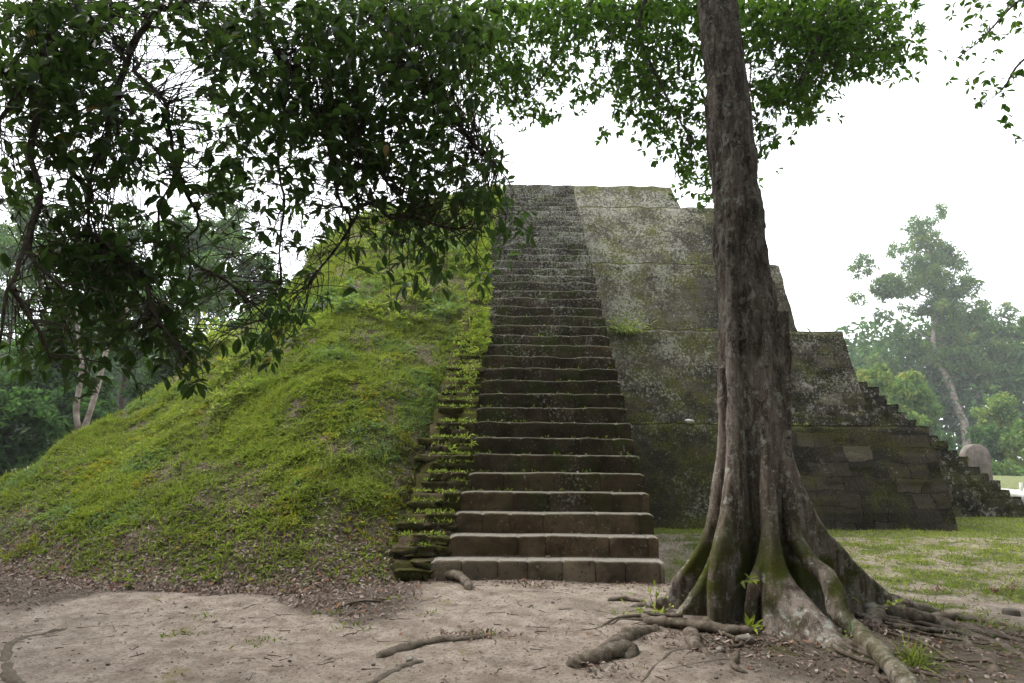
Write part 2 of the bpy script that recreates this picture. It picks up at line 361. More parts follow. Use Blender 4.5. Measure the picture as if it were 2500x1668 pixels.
# ground materials: masks come from vertex attributes
def ground_mat():
    m, t, b, o = newmat('ground'); n = NT(t)
    lawn, lit = n.attr('lawn'), n.attr('litter'); x_ = n.sep()[0]
    f = n.noise(30, 7, .7); md = n.noise(4, 6, .6); bg_ = n.noise(.8, 4, .6)
    c = n.mix(n.rng(md, .3, .7), (.36, .28, .225), (.60, .50, .42))
    c = n.mix(n.math('MULTIPLY', n.rng(bg_, .5, .66), .5), c, (.235, .20, .15))
    c = n.mix(n.math('MULTIPLY', n.rng(f, .50, .62), .65), c, (.15, .12, .088))
    c = n.mix(n.math('MULTIPLY', n.rng(n.noise(55, 4, .8), .57, .66), .6), c, (.09, .07, .05))
    c = n.mix(n.math('MULTIPLY', n.rng(n.noise(75, 5, .85), .53, .64), .6), c, (.12, .095, .07))
    c = n.mix(n.math('MULTIPLY', n.rng(n.noise(3.0, 6, .75), .52, .64), .55), c, (.17, .135, .10))
    c = n.mix(n.rng(n.noise(95, 3, .6), .60, .68, 0, .7), c, (.62, .57, .50))
    c = n.mix(n.math('MULTIPLY', n.rng(n.noise(1.7, 5, .6), .62, .68), .55), c, (.25, .215, .07))
    c = n.mix(n.math('MULTIPLY', lit, n.rng(f, .3, .6, 1.0, .8)), c, n.mix(f, (.050, .036, .026), (.19, .15, .12)))
    c = n.mix(n.math('MULTIPLY', n.math('MULTIPLY', lit, n.rng(x_, 1.5, 2.5)), n.rng(n.noise(2.3, 5, .7), .52, .62, 0, .8)), c, n.mix(f, (.045, .052, .010), (.13, .14, .03)))
    g = n.mix(n.rng(md, .35, .65), (.055, .085, .015), (.13, .17, .03))
    c = n.mix(n.math('MULTIPLY', lawn, n.rng(n.noise(9, 6, .7), .35, .6, .55, 1)), c, g)
    n.lk(c, b.inputs['Base Color']); b.inputs['Roughness'].default_value = .95; b.inputs['Specular IOR Level'].default_value = .15
    nb = n.bump(n.math('ADD', f, n.math('MULTIPLY', md, 2)), 1.0, .06, b)
    n.bump(n.noise(70, 5, .8), 1.0, .02, b, nb)
    return m
def mound_mat():
    m, t, b, o = newmat('mound_soil'); n = NT(t); f = n.noise(16, 7, .7); md = n.noise(2.2, 5, .6)
    c = n.mix(n.rng(f, .35, .65), (.07, .052, .034), (.21, .17, .125))
    c = n.mix(n.rng(md, .40, .62), c, n.mix(f, (.05, .07, .013), (.14, .16, .035)))
    n.lk(c, b.inputs['Base Color']); b.inputs['Roughness'].default_value = .95; b.inputs['Specular IOR Level'].default_value = .1
    n.bump(f, 1, .06, b); return m
M_ground = ground_mat(); M_mound = mound_mat()
# ================================================================= GROUND
def gz(P):
    P = np.atleast_2d(P); Q = np.c_[P[:, 0], P[:, 1], np.zeros(len(P))]
    z = .030*fbm(Q, .8, 3, 3)+.008*fbm(Q, 5, 9, 2)
    # earth heaped round the foot of the big tree
    z = z+.10*np.exp(-(((P[:, 0]-2.9)/1.5)**2+((P[:, 1]-5.9)/1.3)**2))
    z = z-.03*np.clip((P[:, 1]-20)/10, 0, 1)
    return z
def axis_pts(lo, hi, a, b, d0):
    inner = np.arange(a, b, d0); r = [b]; d = d0
    while r[-1] < hi: d *= 1.18; r.append(r[-1]+d)
    l = [a]; d = d0
    while l[-1] > lo: d *= 1.18; l.append(l[-1]-d)
    return np.unique(np.r_[l, inner, r])
gx = axis_pts(-155, 155, -7, 9, .055); gy = axis_pts(-155, 155, 3.5, 15, .055)
GX, GY = np.meshgrid(gx, gy, indexing='ij'); gP = np.c_[GX.ravel(), GY.ravel()]
def masks(P):
    Q = np.c_[P, np.zeros(len(P))]; nz = fbm(Q, .7, 21, 4)*.7; nf = fbm(Q, 3.1, 33, 3)
    x, y = P[:, 0], P[:, 1]
    sst = lambda t: np.clip(t, 0, 1)**2*(3-2*np.clip(t, 0, 1))
    lawn = sst((y+nz*1.5+nf*.5-6.5)/1.6)*sst((x-2.0+nz)/1.0)
    lawn = np.maximum(lawn, sst((y-13.5)/1.5)*sst((x-4)/2)*.98)
    lawn = lawn*np.where(y < 13.2, .30+.7*sst(nf*1.2+.35), 1)
    lawn = np.maximum(lawn, sst((np.abs(x)-16)/6))
    lit = sst((y+nz*1.1+nf*.35-6.6)/.9)*sst((-x-.85+nz*.4)/.6)*sst((10.5-y)/1)
    lit = np.maximum(lit, sst((1.35-np.hypot((x-3.3)/1.9, (y-5.7)/1.15)+nz*.6)/.6)*.95)
    lit = np.maximum(lit, .7*sst((nf*.9+nz+.1))*sst((y-6.8)/1.5)*sst((x-2.2))*sst((15-y)/4))
    return np.clip(lawn, 0, 1), np.clip(lit, 0, 1)
lw, lt = masks(gP)
ground = mk('ground', np.c_[gP, gz(gP)], grid_faces(len(gx), len(gy)), M_ground, smooth=True, attrs={'lawn': lw, 'litter': lt})
tag(ground, kind='structure')
# ================================================================= PYRAMID
hS, D0, rS, XR = .27, 8.386, .2943, 2.02
pyr = sub_empty('stepped_pyramid', (5, 17, 0), 'large weathered limestone stepped pyramid with a steep central staircase', 'pyramid')
SX, SY = 10.04, 14.22            # foot of the front right corner
lev = [(0, 0, .29, 2.34), (.62, 2.34, 1.46, 4.82), (1.75, 4.82, 2.51, 6.94), (2.82, 6.94, 3.45, 9.08), (4.51, 9.08, 4.86, 10.32)]
lev[3] = (2.82, 6.94, 3.42, 9.08)
# silhouette of each terrace measured in the photo: corner insets at foot and top of each terrace
XL = -.45
for i, (s0, z0, s1, z1) in enumerate(lev):
    if i == 1: s0 = 1.10
    if i == 2: s0 = 2.24
    if i == 3: s0, s1 = 3.15, 3.62
    y0, y1, x0, x1 = SY+s0, SY+s1, SX-s0, SX-s1
    nz_ = max(14, int((z1-z0)/.045)); xs = np.arange(XL, 1.6, .25); xs = np.r_[xs, np.arange(1.6, 1.0*x0-.08, .05)]
    U = (xs-XL)/(x0-XL-.02); U = U/U[-1]
    V_ = np.linspace(0, 1, nz_)
    uu, vv = np.meshgrid(U, V_, indexing='ij'); z = z0-.03+(z1-z0+.03)*vv
    xe = x0+(x1-x0)*vv; X_ = XL+(xe-XL)*uu; Y_ = y0+(y1-y0)*vv
    P = np.c_[X_.ravel(), Y_.ravel(), z.ravel()]
    bare = np.clip((P[:, 0]-5.2)/2, 0, 1)
    row = np.floor(P[:, 2]/.335); col = np.floor((P[:, 0]+row*.31)/.62)
    bump = .03*fbm(P, 1.5, 5, 4)+.02*bare*(hsh(col.astype(np.int64), row.astype(np.int64), np.full(len(P), i), 3)-.5)*2
    edge = np.clip((vv.ravel()-.965)/.035, 0, 1)
    P[:, 1] += bump+.03*edge; P[:, 2] += np.where(vv.ravel() > .9, .022*fbm(P*[1, 0, 0], 2.4, 8, 4), 0)
    P[:, 0] += uu.ravel()**30*.025*fbm(P, 3.0, 4, 3)
    if i >= 2: P[:, 1] += 1.6*(X_.ravel() < XR-.02)
    n1 = len(U); F = grid_faces(n1, nz_)
    # right flank, top and back as one skin
    V2 = [P]; nP = len(P); Fs = [F[:, ::-1]]
    dep = 16-2*s0
    ks = 18; Vr = np.linspace(0, 1, ks)
    edge_idx = (n1-1)*nz_+np.arange(nz_)
    E0 = P[edge_idx]; R_ = E0[None]+np.stack([np.zeros(ks-1), Vr[1:]*dep, np.zeros(ks-1)], -1)[:, None]
    R_[:, :, 0] += (.03*fbm(R_.reshape(-1, 3), 1.8, 7, 3)).reshape(R_.shape[:2]); R_ = R_.reshape(-1, 3)
    V2.append(R_); idx = np.vstack([edge_idx[None], nP+np.arange((ks-1)*nz_).reshape(ks-1, nz_)])
    Fr = np.stack([idx[:-1, :-1], idx[1:, :-1], idx[1:, 1:], idx[:-1, 1:]], -1).reshape(-1, 4); Fs.append(Fr)
    top_front = np.arange(n1)*nz_+nz_-1; nn = nP+len(R_)
    tb = P[top_front]+[0, dep, 0]; V2.append(tb)
    Ft = np.stack([top_front[:-1], top_front[1:], nn+np.arange(1, n1), nn+np.arange(n1-1)], -1); Fs.append(Ft)
    Vt = np.vstack(V2); mk('terrace', Vt, np.vstack(Fs), M_wall, pyr, attrs={'lip': np.clip((Vt[:, 2]-(z1-.09))/.06, 0, 1)})
# staircase
stair = bpy.data.objects.new('staircase', None); C.objects.link(stair); stair.parent = pyr; stair.location = (-5, -17+D0, 0)
stair['label'] = 'steep narrow limestone staircase climbing the middle of the pyramid face'
left_px = {1: 1057, 2: 1101, 3: 1115, 4: 1126, 5: 1147, 6: 1156, 7: 1154, 8: 1163, 9: 1166, 10: 1171, 11: 1177, 12: 1177, 13: 1179, 14: 1185, 15: 1184, 16: 1182, 20: 1190, 25: 1187, 30: 1198, 36: 1222, 39: 1224}
lk_ = sorted(left_px); 
def xleft(n):
    px = np.interp(n, lk_, [left_px[k] for k in lk_]); Yn = D0+(n-1)*rS
    py = 1390-55*n if n < 8 else 1030-16*(n-8)
    return (px-1250)/FPX*(Yn*math.cos(TH)+(n*hS-H)*math.sin(TH))
NS = 38
for n_ in range(1, NS+1):
    xl = xleft(n_); xr = XR+random.uniform(-.018, .018); Yn = D0+(n_-1)*rS; zt = n_*hS; zb = zt-hS-.06
    if n_ == NS: zt += .17
    dx = .035 if n_ < 14 else .05
    joints = []; jx = xl
    while jx < xr: jx += random.uniform(.35, .95) if n_ > 1 else random.uniform(.38, .52); joints.append(jx)
    joints = np.array(joints); ji_ = joints[joints < xr-.05]; xs = np.arange(xl, xr-dx*.5, dx)
    xs = np.unique(np.r_[xs, ji_, ji_-.008, ji_+.008, xr]); m_ = len(xs)
    jd = np.min(np.abs(xs[:, None]-joints[None]), 1); ji = np.searchsorted(joints, xs)
    joff = np.array([random.uniform(-1, 1) for _ in range(len(joints)+2)])[ji]
    worn = .22+.78*min(1, n_/16)
    prof = [(0.0, zb, 0), (0.0, zb+.1, 0), (0.0, zb+.2, .5), (.0, zt-.03, .9), (.006, zt-.009, 1), (.022, zt, 1), (.09, zt+.002, 1), (.2, zt, .6), (rS+.10, zt-.005, 0)]
    V = []
    for (py_, pz_, wt) in prof:
        q = np.c_[xs, np.full(m_, Yn+py_), np.full(m_, pz_)]
        q[:, 1] += .013*fbm(q, 3, n_, 4)+joff*.009; 
        front = 1 if py_ < .05 else 0
        q[:, 1] += front*np.exp(-(jd/.022)**2)*.022*(1 if n_ < 3 else .35)
        q[:, 2] += wt*worn*(.020*fbm(q*[1, 0, 0], 1.9, n_*3, 5)+.012*fbm(q, 8, n_+50, 2)-.010)+wt*joff*.004
        if wt > .7: q[:, 2] -= np.exp(-(jd/.022)**2)*.014
        e = np.exp(-((xs-xl)/.05)**2)*.035*wt+np.exp(-((xs-xr)/.04)**2)*.02*wt; q[:, 2] -= e
        V.append(q)
    V = np.vstack(V); F = [grid_faces(len(prof), m_)]
    k = len(prof)
    base_l = len(V); V = np.vstack([V, [xl, Yn+rS+.1, zb], [xr, Yn+rS+.1, zb]])
    F3 = [(base_l, j*m_, (j+1)*m_) for j in range(k-1)]+[(base_l+1, (j+1)*m_+m_-1, j*m_+m_-1) for j in range(k-1)]
    tn = np.r_[np.tile(joff*.5+.5, len(prof)), .5, .5]
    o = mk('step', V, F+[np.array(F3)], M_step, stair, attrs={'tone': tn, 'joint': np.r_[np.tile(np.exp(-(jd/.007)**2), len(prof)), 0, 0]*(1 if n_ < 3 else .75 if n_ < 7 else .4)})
    if n_ == 1: o['label'] = 'lowest step, paler clean cut blocks with open joints'
# solid core behind the steps
prof = [(D0+.08, -.1), (D0+.08, .2)]
for n_ in range(1, NS): prof += [(D0+(n_-1)*rS+.34, n_*hS-.03), (D0+(n_-1)*rS+.36, (n_+1)*hS-.06)]
prof += [(D0+NS*rS+1.5, NS*hS-.1), (D0+NS*rS+1.5, -.1)]
mb = MB(); pr = arr(prof); k = len(pr)
Vl = np.c_[-(1.55-(np.clip(pr[:, 0], 8.4, 20)-8.4)*.083), pr]; Vr = np.c_[np.full(k, XR-.04), pr]
mk('stair_core', np.vstack([Vl, Vr]), [np.array([(j, (j+1) % k, k+(j+1) % k, k+j) for j in range(k)]), np.arange(k)[None, ::-1], (np.arange(k)+k)[None]], M_rub, pyr)
# flank wall of the stair seen from the right: dressed blocks
# eroded rubble courses on the left of the stair
mb = MB()
def blob(mb, c, r, seed, nu=10, nv=7, box=.55, rot=0):
    th = np.linspace(0, 2*math.pi, nu, endpoint=False); ph = np.linspace(-math.pi/2, math.pi/2, nv)
    A, B = np.meshgrid(th, ph, indexing='ij'); p = np.stack([np.cos(A)*np.cos(B), np.sin(A)*np.cos(B), np.sin(B)], -1).reshape(-1, 3)
    p = np.sign(p)*np.abs(p)**box; p = p*(1+.17*fbm(p*1.0+seed*3.1, 1.3, seed, 4)+.13*fbm(p+seed*1.7, 3.5, seed, 3))[:, None]
    p = p*arr(r); cr, sr = math.cos(rot), math.sin(rot); p = np.c_[p[:, 0]*cr-p[:, 1]*sr, p[:, 0]*sr+p[:, 1]*cr, p[:, 2]]+arr(c)
    i = np.arange(nu)[:, None]; j = np.arange(nv-1)[None]; ii = (i+1) % nu
    F = np.stack([i*nv+j, ii*nv+j, ii*nv+j+1, i*nv+j+1], -1).reshape(-1, 4); mb.add(p, F)
sd_ = 0
for n_ in range(1, 18):
    xl = xleft(n_); Yn = D0+(n_-1)*rS
    wl = {1: .42, 2: .45, 3: .52, 4: .6, 5: .62, 6: .62, 7: .6}.get(n_, .55 if n_ < 13 else .35)
    for c_ in (0, 1):
        x = xl+.02
        while x > xl-wl:
            wd = random.uniform(.12, .42); sd_ += 1
            if random.random() < .14 or (n_ > 7 and random.random() < .3): x -= wd; continue
            blob(mb, (x-wd/2, Yn+.17+random.uniform(-.03, .04)+.05*c_, (n_-1)*hS+.065+c_*.125), (wd*.56, .21, .072+random.uniform(-.022, .014)), sd_, 24, 15, .34, random.uniform(-.12, .12))
            x -= wd
mb.build('eroded_masonry', M_rub, pyr, True)['label'] = 'crumbled mossy stone courses left of the clean steps'
# stair on the right hand side of the pyramid, seen in profile
p0 = at(2119, 930, 17.5); p1 = at(2468, 1194, 17.5); ns = 15
mb = MB(); rise = (p0[2]-p1[2])/(ns-1); run = (p1[0]-p0[0])/(ns-1)
side = bpy.data.objects.new('side_staircase', None); C.objects.link(side); side.parent = pyr; side.location = (6, 1, 0)
zt = p0[2]; x = p0[0]; ys0 = 17.5; k_ = 0
stops_ = []
while zt > .1:
    stops_.append((x, zt)); zt -= rise; x += run
for j, (x, zt) in enumerate(stops_):
    x += random.uniform(-.07, .07); zt += random.uniform(-.05, .05)
    xs0 = x-2.2 if j == 0 else x-run-.12
    nyy = 3; mb = MB()
    # box with displaced near face
    gx_ = np.linspace(xs0, x, max(3, int((x-xs0)/.06))); gz_ = np.linspace(-.05, zt, max(3, int(zt/.06)+2))
    A, B = np.meshgrid(gx_, gz_, indexing='ij'); P = np.c_[A.ravel(), np.full(A.size, ys0), B.ravel()]
    rowh = .23; row = np.floor(P[:, 2]/rowh).astype(np.int64); col = np.floor((P[:, 0]+row*.21)/.4).astype(np.int64)
    P[:, 1] += .035*(hsh(col, row, row*0, 5)-.5)*2+.03*fbm(P, 4, 5, 3)
    tp = B.ravel() > zt-.01; P[tp, 2] += .02*fbm(P[tp], 3, 3, 2); lf = A.ravel() > x-.01; P[lf, 0] += .03*fbm(P[lf], 3, 6, 2)
    F = grid_faces(len(gx_), len(gz_))[:, ::-1]; n0 = len(P); nzn = len(gz_)
    tpi = np.arange(len(gx_))*nzn+nzn-1; Bk = P[tpi]+[0, 4.5, 0]; ri = (len(gx_)-1)*nzn+np.arange(nzn); Rk = P[ri]+[0, 4.5, 0]
    F2 = np.stack([tpi[:-1], tpi[1:], n0+np.arange(1, len(tpi)), n0+np.arange(len(tpi)-1)], -1)
    o3 = n0+len(Bk); F3_ = np.stack([ri[1:], ri[:-1], o3+np.arange(nzn-1), o3+np.arange(1, nzn)], -1)
    mk('step', np.vstack([P, Bk, Rk]), np.vstack([F, F2, F3_]), M_wall, side)
# ================================================================= MOUND
Fp = arr([(-1.30, 9.0, 0), (-1.62, 8.0, 0), (-2.4, 7.55, 0), (-3.3, 7.5, 0), (-4.4, 7.75, 0), (-5.7, 8.2, 0), (-7.5, 9.1, 0), (-9.7, 10.1, 0), (-13, 11.3, 0), (-18, 12, 0)])
Rp = arr([(-.42, 19.3, 10.45), at(905, 521, 18.5), at(787, 596, 17.6), at(700, 700, 16.8), at(530, 840, 15.3), at(320, 990, 13.6), at(170, 1070, 12.4), at(0, 1172, 11.6), (-14.5, 12.6, .35), (-18.5, 13.2, 0)])
NU, NV, NB = 300, 230, 30
Fi, Ri = interp(Fp, NU), interp(Rp, NU)
vv = np.linspace(-.03, 1, NV)
def mound_pt(u, v):
    """u,v arrays -> points"""
    fi = np.clip(u, 0, 1)*(NU-1); i0 = np.minimum(fi.astype(int), NU-2); f = (fi-i0)[:, None]
    a = Fi[i0]*(1-f)+Fi[i0+1]*f; b = Ri[i0]*(1-f)+Ri[i0+1]*f
    P = a*(1-v[:, None])+b*v[:, None]
    ez = np.clip(v, 0, 1); rel = b[:, 2]
    P[:, 2] = rel*ez-rel*.055*np.exp(-((ez-.0)/.13)**2)*ez/.1-.04*(v < 0)
    env = np.clip(ez/.12, 0, 1)*np.clip((1-ez)/.10, .12, 1)*np.clip(rel/3, .15, 1)
    P[:, 2] += env*(.15*fbm(P, .55, 41, 4)+.07*fbm(P, 2.4, 14, 3)+.035*fbm(P, 7, 24, 2))
    bul = env*np.clip(u/.12, 0, 1)*.04*np.sin(ez*math.pi)      # belly of the slope
    P[:, 2] += bul
    near_stair = np.exp(-(u/.02)**2)*np.clip(ez/.2, 0, 1); P[:, 2] -= near_stair*.03
    return P
uu, v2 = np.meshgrid(np.linspace(0, 1, NU), vv, indexing='ij')
MP = mound_pt(uu.ravel(), v2.ravel()).reshape(NU, NV, 3)
back = MP[:, -1:, :]+np.linspace(0, 1, NB+1)[1:][None, :, None]*np.array([-3.0, 9.0, 0]); 
tt = np.linspace(0, 1, NB+1)[1:][None, :]; back[:, :, 2] = MP[:, -1, 2][:, None]*(1-tt**1.15)-.15*tt
MPf = np.concatenate([MP, back], 1)
mound = mk('hill', MPf.reshape(-1, 3), grid_faces(NU, NV+NB)[:, ::-1], M_mound, smooth=True); tag(mound, kind='structure')
# ground cover on the mound
def mound_samples(n, vpow=1.0):
    u = RNG.random(n)**1.25; v = RNG.random(n)**vpow; P = mound_pt(u, v); return u, v, P
lb = LB()
u, v, P = mound_samples(330000, .8)
dist = np.linalg.norm(P-O3, axis=1); keep = RNG.random(len(P)) < np.clip((11/dist)**1.1, 0, 1)
litz = np.clip((P[:, 2]-.10+.35*fbm(P, 1.1, 77, 3))/1.25, 0, 1)      # thin near the foot
keep &= RNG.random(len(P)) < (.10+.90*litz)
cl = fbm(P, 1.6, 90, 4); keep &= RNG.random(len(P)) < np.clip(.55+cl*.9, .08, 1)
u, v, P = u[keep], v[keep], P[keep]; print('cover', len(P))
def cover(P, lo, hi, per, lb, tintbias=0, upb=.7, nrm=np.array([0, -.65, .75])):
    m = len(P)
    patch = fbm(P, .9, 55, 3); yel = fbm(P, 1.7, 66, 3); fern = fbm(P, .8, 12, 3)
    for k in range(per):
        d = unit(rdir(m)*[1, 1, .6]+nrm*upb); n = unit(rdir(m)*.4+[0, -.35, 1]); L = RNG.uniform(lo, hi, m)
        t = .45+.18*patch+RNG.normal(0, .10, m); t = np.where(RNG.random(m) < .10, RNG.uniform(0, .14, m), t)
        dead = fbm(P, 1.5, 101, 4) > .12; t = np.where(dead & (RNG.random(m) < .42), RNG.uniform(0, .15, m), t); t = np.where((yel > .62) & (RNG.random(m) < .4), RNG.uniform(.92, 1, m), t); t = np.where((fern > .42-.25*np.clip((P[:, 2]-1.5)/2, 0, 1)) & (RNG.random(m) < .6), RNG.uniform(.78, .88, m), t)
        lb.add(P+rdir(m)*.02, d, n, L, RNG.uniform(.16, .42, m), np.clip(t+tintbias, 0, 1), 'small', .3)
cover(P, .03, .08, 4, lb)
big = (RNG.random(len(P)) < .09) & (fbm(P, 1.1, 31, 3) > 0); cover(P[big]+[0, -.01, .02], .045, .10, 6, lb, .03)
ub, vb, Pb = mound_samples(9000, .6); kb = (ub < .42) & (vb > .45) & (fbm(Pb, .9, 71, 3) > .05); Pb = Pb[kb]
for _k in range(3): cover(Pb+rdir(len(Pb))*.09+[0, -.03, .09], .08, .17, 3, lb, -.02)
ub, vb, Pb = mound_samples(1100, .7); Pb = Pb[fbm(Pb, .8, 81, 2) > .1]
for _k in range(4): lb.add(Pb+rdir(len(Pb))*.03, unit(rdir(len(Pb))*.4+[0, -.2, 1]), rdir(len(Pb)), RNG.uniform(.08, .27, len(Pb)), .035, RNG.uniform(.45, .72, len(Pb)), 'blade', .6)
g = RNG.random(len(P)) < .12; Pg = P[g]; m = len(Pg)
for k in range(4): lb.add(Pg, unit(rdir(m)*.55+[0, -.25, .9]), rdir(m), RNG.uniform(.06, .16, m), .07, np.where(RNG.random(m) < .3, RNG.uniform(0, .14, m), RNG.uniform(.4, .65, m)), 'blade', .5)
o = lb.build('ground_cover', M_cover); tag(o, 'dense low weeds, ferns and grass covering the sloping mound', 'weeds', kind='stuff')
# ================================================================= LAWN GRASS on the right
lb = LB()
n = 260000; X_ = RNG.uniform(1.6, 22, n); Y_ = RNG.uniform(6.3, 30, n); Pp = np.c_[X_, Y_]; a, b_ = masks(Pp)
fr = np.hypot(X_, Y_); kp = (RNG.random(n) < a*np.clip((9.5/fr)**.8, 0, 1)) & ~((Y_ > SY-.02) & (X_ < SX) ) & (X_/Y_ < 1.05)
Pp = Pp[kp]; P = np.c_[Pp, gz(Pp)]; m = len(P); print('grass', m)
for k in range(2):
    lb.add(P+RNG.normal(0, .015, (m, 3))*[1, 1, 0], unit(rdir(m)*.8+[0, 0, .75]), rdir(m), RNG.uniform(.03, .075, m), .16, np.clip(.46+.12*fbm(P, .8, 4, 3)+RNG.normal(0, .08, m)-.36*(RNG.random(m) < .13), 0, .75), 'blade', .5)
# sparse weeds on the dirt in front and round the roots
spots = [gnd(*p) for p in [(500, 1505), (640, 1565), (790, 1500), (1050, 1500), (860, 1535), (1590, 1480), (1610, 1440), (2200, 1520), (2260, 1490), (2300, 1500), (2360, 1560), (2480, 1600), (2150, 1490), (1520, 1500), (1650, 1500), (430, 1545), (1170, 1560), (960, 1470), (700, 1440), (2330, 1480), (2420, 1510), (2050, 1490), (2400, 1490), (2230, 1480)]]
for s in spots:
    m = random.randint(12, 45); P = s+RNG.normal(0, .07, (m, 3))*[1.5, 1, 0]; P[:, 2] = gz(P[:, :2])
    lb.add(P, unit(rdir(m)*.8+[0, 0, .7]), rdir(m), RNG.uniform(.02, .055, m), .3, RNG.uniform(.2, .5, m), 'small', .3)
o = lb.build('grass', M_cover); tag(o, 'short patchy green grass on the open lawn', 'grass', kind='stuff')
# ================================================================= LEAF LITTER
lb = LB()
u = RNG.random(26000)**1.1*.8; v = RNG.random(26000)**2.0*.30; P = mound_pt(u, v); k = RNG.random(len(P)) < np.clip(1.15-P[:, 2]/2.2, 0.14, 1); PA = P[k]+[0, 0, .015]
n = 26000; Pp = np.c_[RNG.uniform(-9, -.8, n), RNG.uniform(5.9, 9.6, n)]; a, b_ = masks(Pp); k = RNG.random(n) < b_**1.5*np.clip(.55+.5*fbm(np.c_[Pp, Pp[:, :1]*0], 1.5, 5, 3), .1, 1)
PA = np.vstack([PA, np.c_[Pp[k], gz(Pp[k])+.01]])
n = 9000; Pp = np.c_[RNG.uniform(.8, 7, n), RNG.uniform(4.5, 7.4, n)]; a, b_ = masks(Pp); k = RNG.random(n) < b_**1.4*.55
PF = np.c_[Pp[k], gz(Pp[k])+.01]
n = 60000; Pp = np.c_[RNG.uniform(-9, 16, n), RNG.uniform(4.2, 16, n)]; a, b_ = masks(Pp)
k = (RNG.random(n) < (b_*.45+.045+.34*a*(Pp[:, 1] < 12.5)+.10*(Pp[:, 0] > 2))) & ~((Pp[:, 1] > D0-.02) & (Pp[:, 0] < XR+.02) & (Pp[:, 0] > -1.2)) & ~((Pp[:, 1] > SY-.05) & (Pp[:, 0] < SX))
Pp = Pp[k]; PB = np.c_[Pp, gz(Pp)+.008]
n = 420; sx = RNG.uniform(-1.3, 2.1, n); PC = np.c_[sx, D0-.02-np.abs(RNG.normal(0, .12, n)), np.zeros(n)]; PC[:, 2] = gz(PC[:, :2])+.01
n = 130; st_ = (RNG.random(n)**1.6*8).astype(int)+1; PD = np.c_[RNG.uniform(-.9, 1.9, n), D0+(st_-1)*rS+RNG.uniform(.2, .28, n), st_*hS+.015]
cs = [(1130, 1560), (1150, 1555), (1190, 1560), (1700, 1600), (1760, 1590), (1640, 1570), (1980, 1600), (1520, 1560), (1830, 1600), (1450, 1640), (1060, 1400), (1075, 1390), (1040, 1370), (1250, 1430), (1320, 1435), (2150, 1560), (2250, 1600), (2090, 1550)]
PE = np.vstack([gnd(*c)+RNG.normal(0, .09, (60, 3))*[1.6, 1.1, 0]+[0, 0, .05] for c in cs]); PE[:, 2] = gz(PE[:, :2])+RNG.uniform(.005, .03, len(PE))
for P, nb in ((PA, np.array([0, -.6, .8])), (PB, np.array([0, 0, 1.])), (PC, np.array([0, 0, 1.])), (PD, np.array([0, 0, 1.])), (PE, np.array([0, 0, 1.])), (PF, np.array([0, 0, 1.]))):
    m = len(P); nn = unit(rdir(m)*.5+nb); d = unit(np.cross(nn, rdir(m)))
    lb.add(P, d, nn, RNG.uniform(.022, .07, m), RNG.uniform(.3, .5, m), RNG.beta(1.5, 1.7, m), 'leaf', .7)
print('litter', lb.m.n)
o = lb.build('leaf_litter', M_litter); tag(o, 'dry brown fallen leaves scattered over bare soil and mound foot', 'leaf litter', kind='stuff')
# twigs and crumbs of stone on the dirt
mb = MB()
for _ in range(520):
    p = np.array([random.uniform(-5.5, 4.6), random.uniform(4.6, 9.6)]); 
    if p[1] > D0-.15 and -1.3 < p[0] < 2.1: continue
    a = random.random()*6.28; L = random.uniform(.03, .15)*(1.9 if random.random() < .10 else 1); q = [p+np.array([math.cos(a), math.sin(a)])*L*t+np.array([random.uniform(-1, 1), random.uniform(-1, 1)])*L*.12 for t in (0, .33, .66, 1)]
    q = arr(q); Q = np.c_[q, gz(q)+.004]; mb.tube(interp(Q, 5), np.linspace(1, .5, 5)*random.uniform(.0018, .005), 4)
o = mb.build('twig_litter', M_twig); tag(o, 'thin dry twigs strewn over the pale dirt', 'twigs', kind='stuff')
mb = MB()
for i in range(1500):
    p = np.array([random.uniform(-5.5, 4.8), random.uniform(4.6, 8.3)]); 
    if random.random() < .25: p = np.array([random.gauss(2.4, .9), random.gauss(5.6, .5)])
    r = random.uniform(.003, .009)*(2.2 if random.random() < .04 else 1); blob(mb, (*p, float(gz(p)[0])+r*.3), (r*1.2, r, r*.7), i, 6, 4, .8, random.random()*3)
o = mb.build('pebbles', M_rock, smooth=True); tag(o, 'small pale pebbles and crumbs of stone on the dirt', 'pebbles', kind='stuff')
# ================================================================= BIG BUTTRESSED TREE
TC = np.array([2.62, 6.6])
tree = sub_empty('buttressed_tree', (TC[0], TC[1], 0), 'big grey trunked tree with flaring mossy buttress roots beside the stairs', 'tree')
mb = MB()
axis = arr([(2.64, 6.62, -.3), (2.63, 6.62, 1.0), (2.62, 6.6, 1.9), (2.585, 6.6, 3.0), (2.55, 6.6, 4.25), (2.50, 6.6, 5.6), (2.455, 6.6, 7.1), (2.40, 6.62, 8.6), (2.3, 6.7, 10.5)])
rad = [.20, .25, .31, .30, .27, .245, .215, .19, .16]
A_ = interp(axis, 70); Rr = np.interp(np.linspace(0, len(rad)-1, 70), range(len(rad)), rad)
mb.tube(A_, Rr, 28, wob=.10, seed=4)
def axis_at(z):
    return np.array([np.interp(z, axis[:, 2], axis[:, 0]), np.interp(z, axis[:, 2], axis[:, 1])])
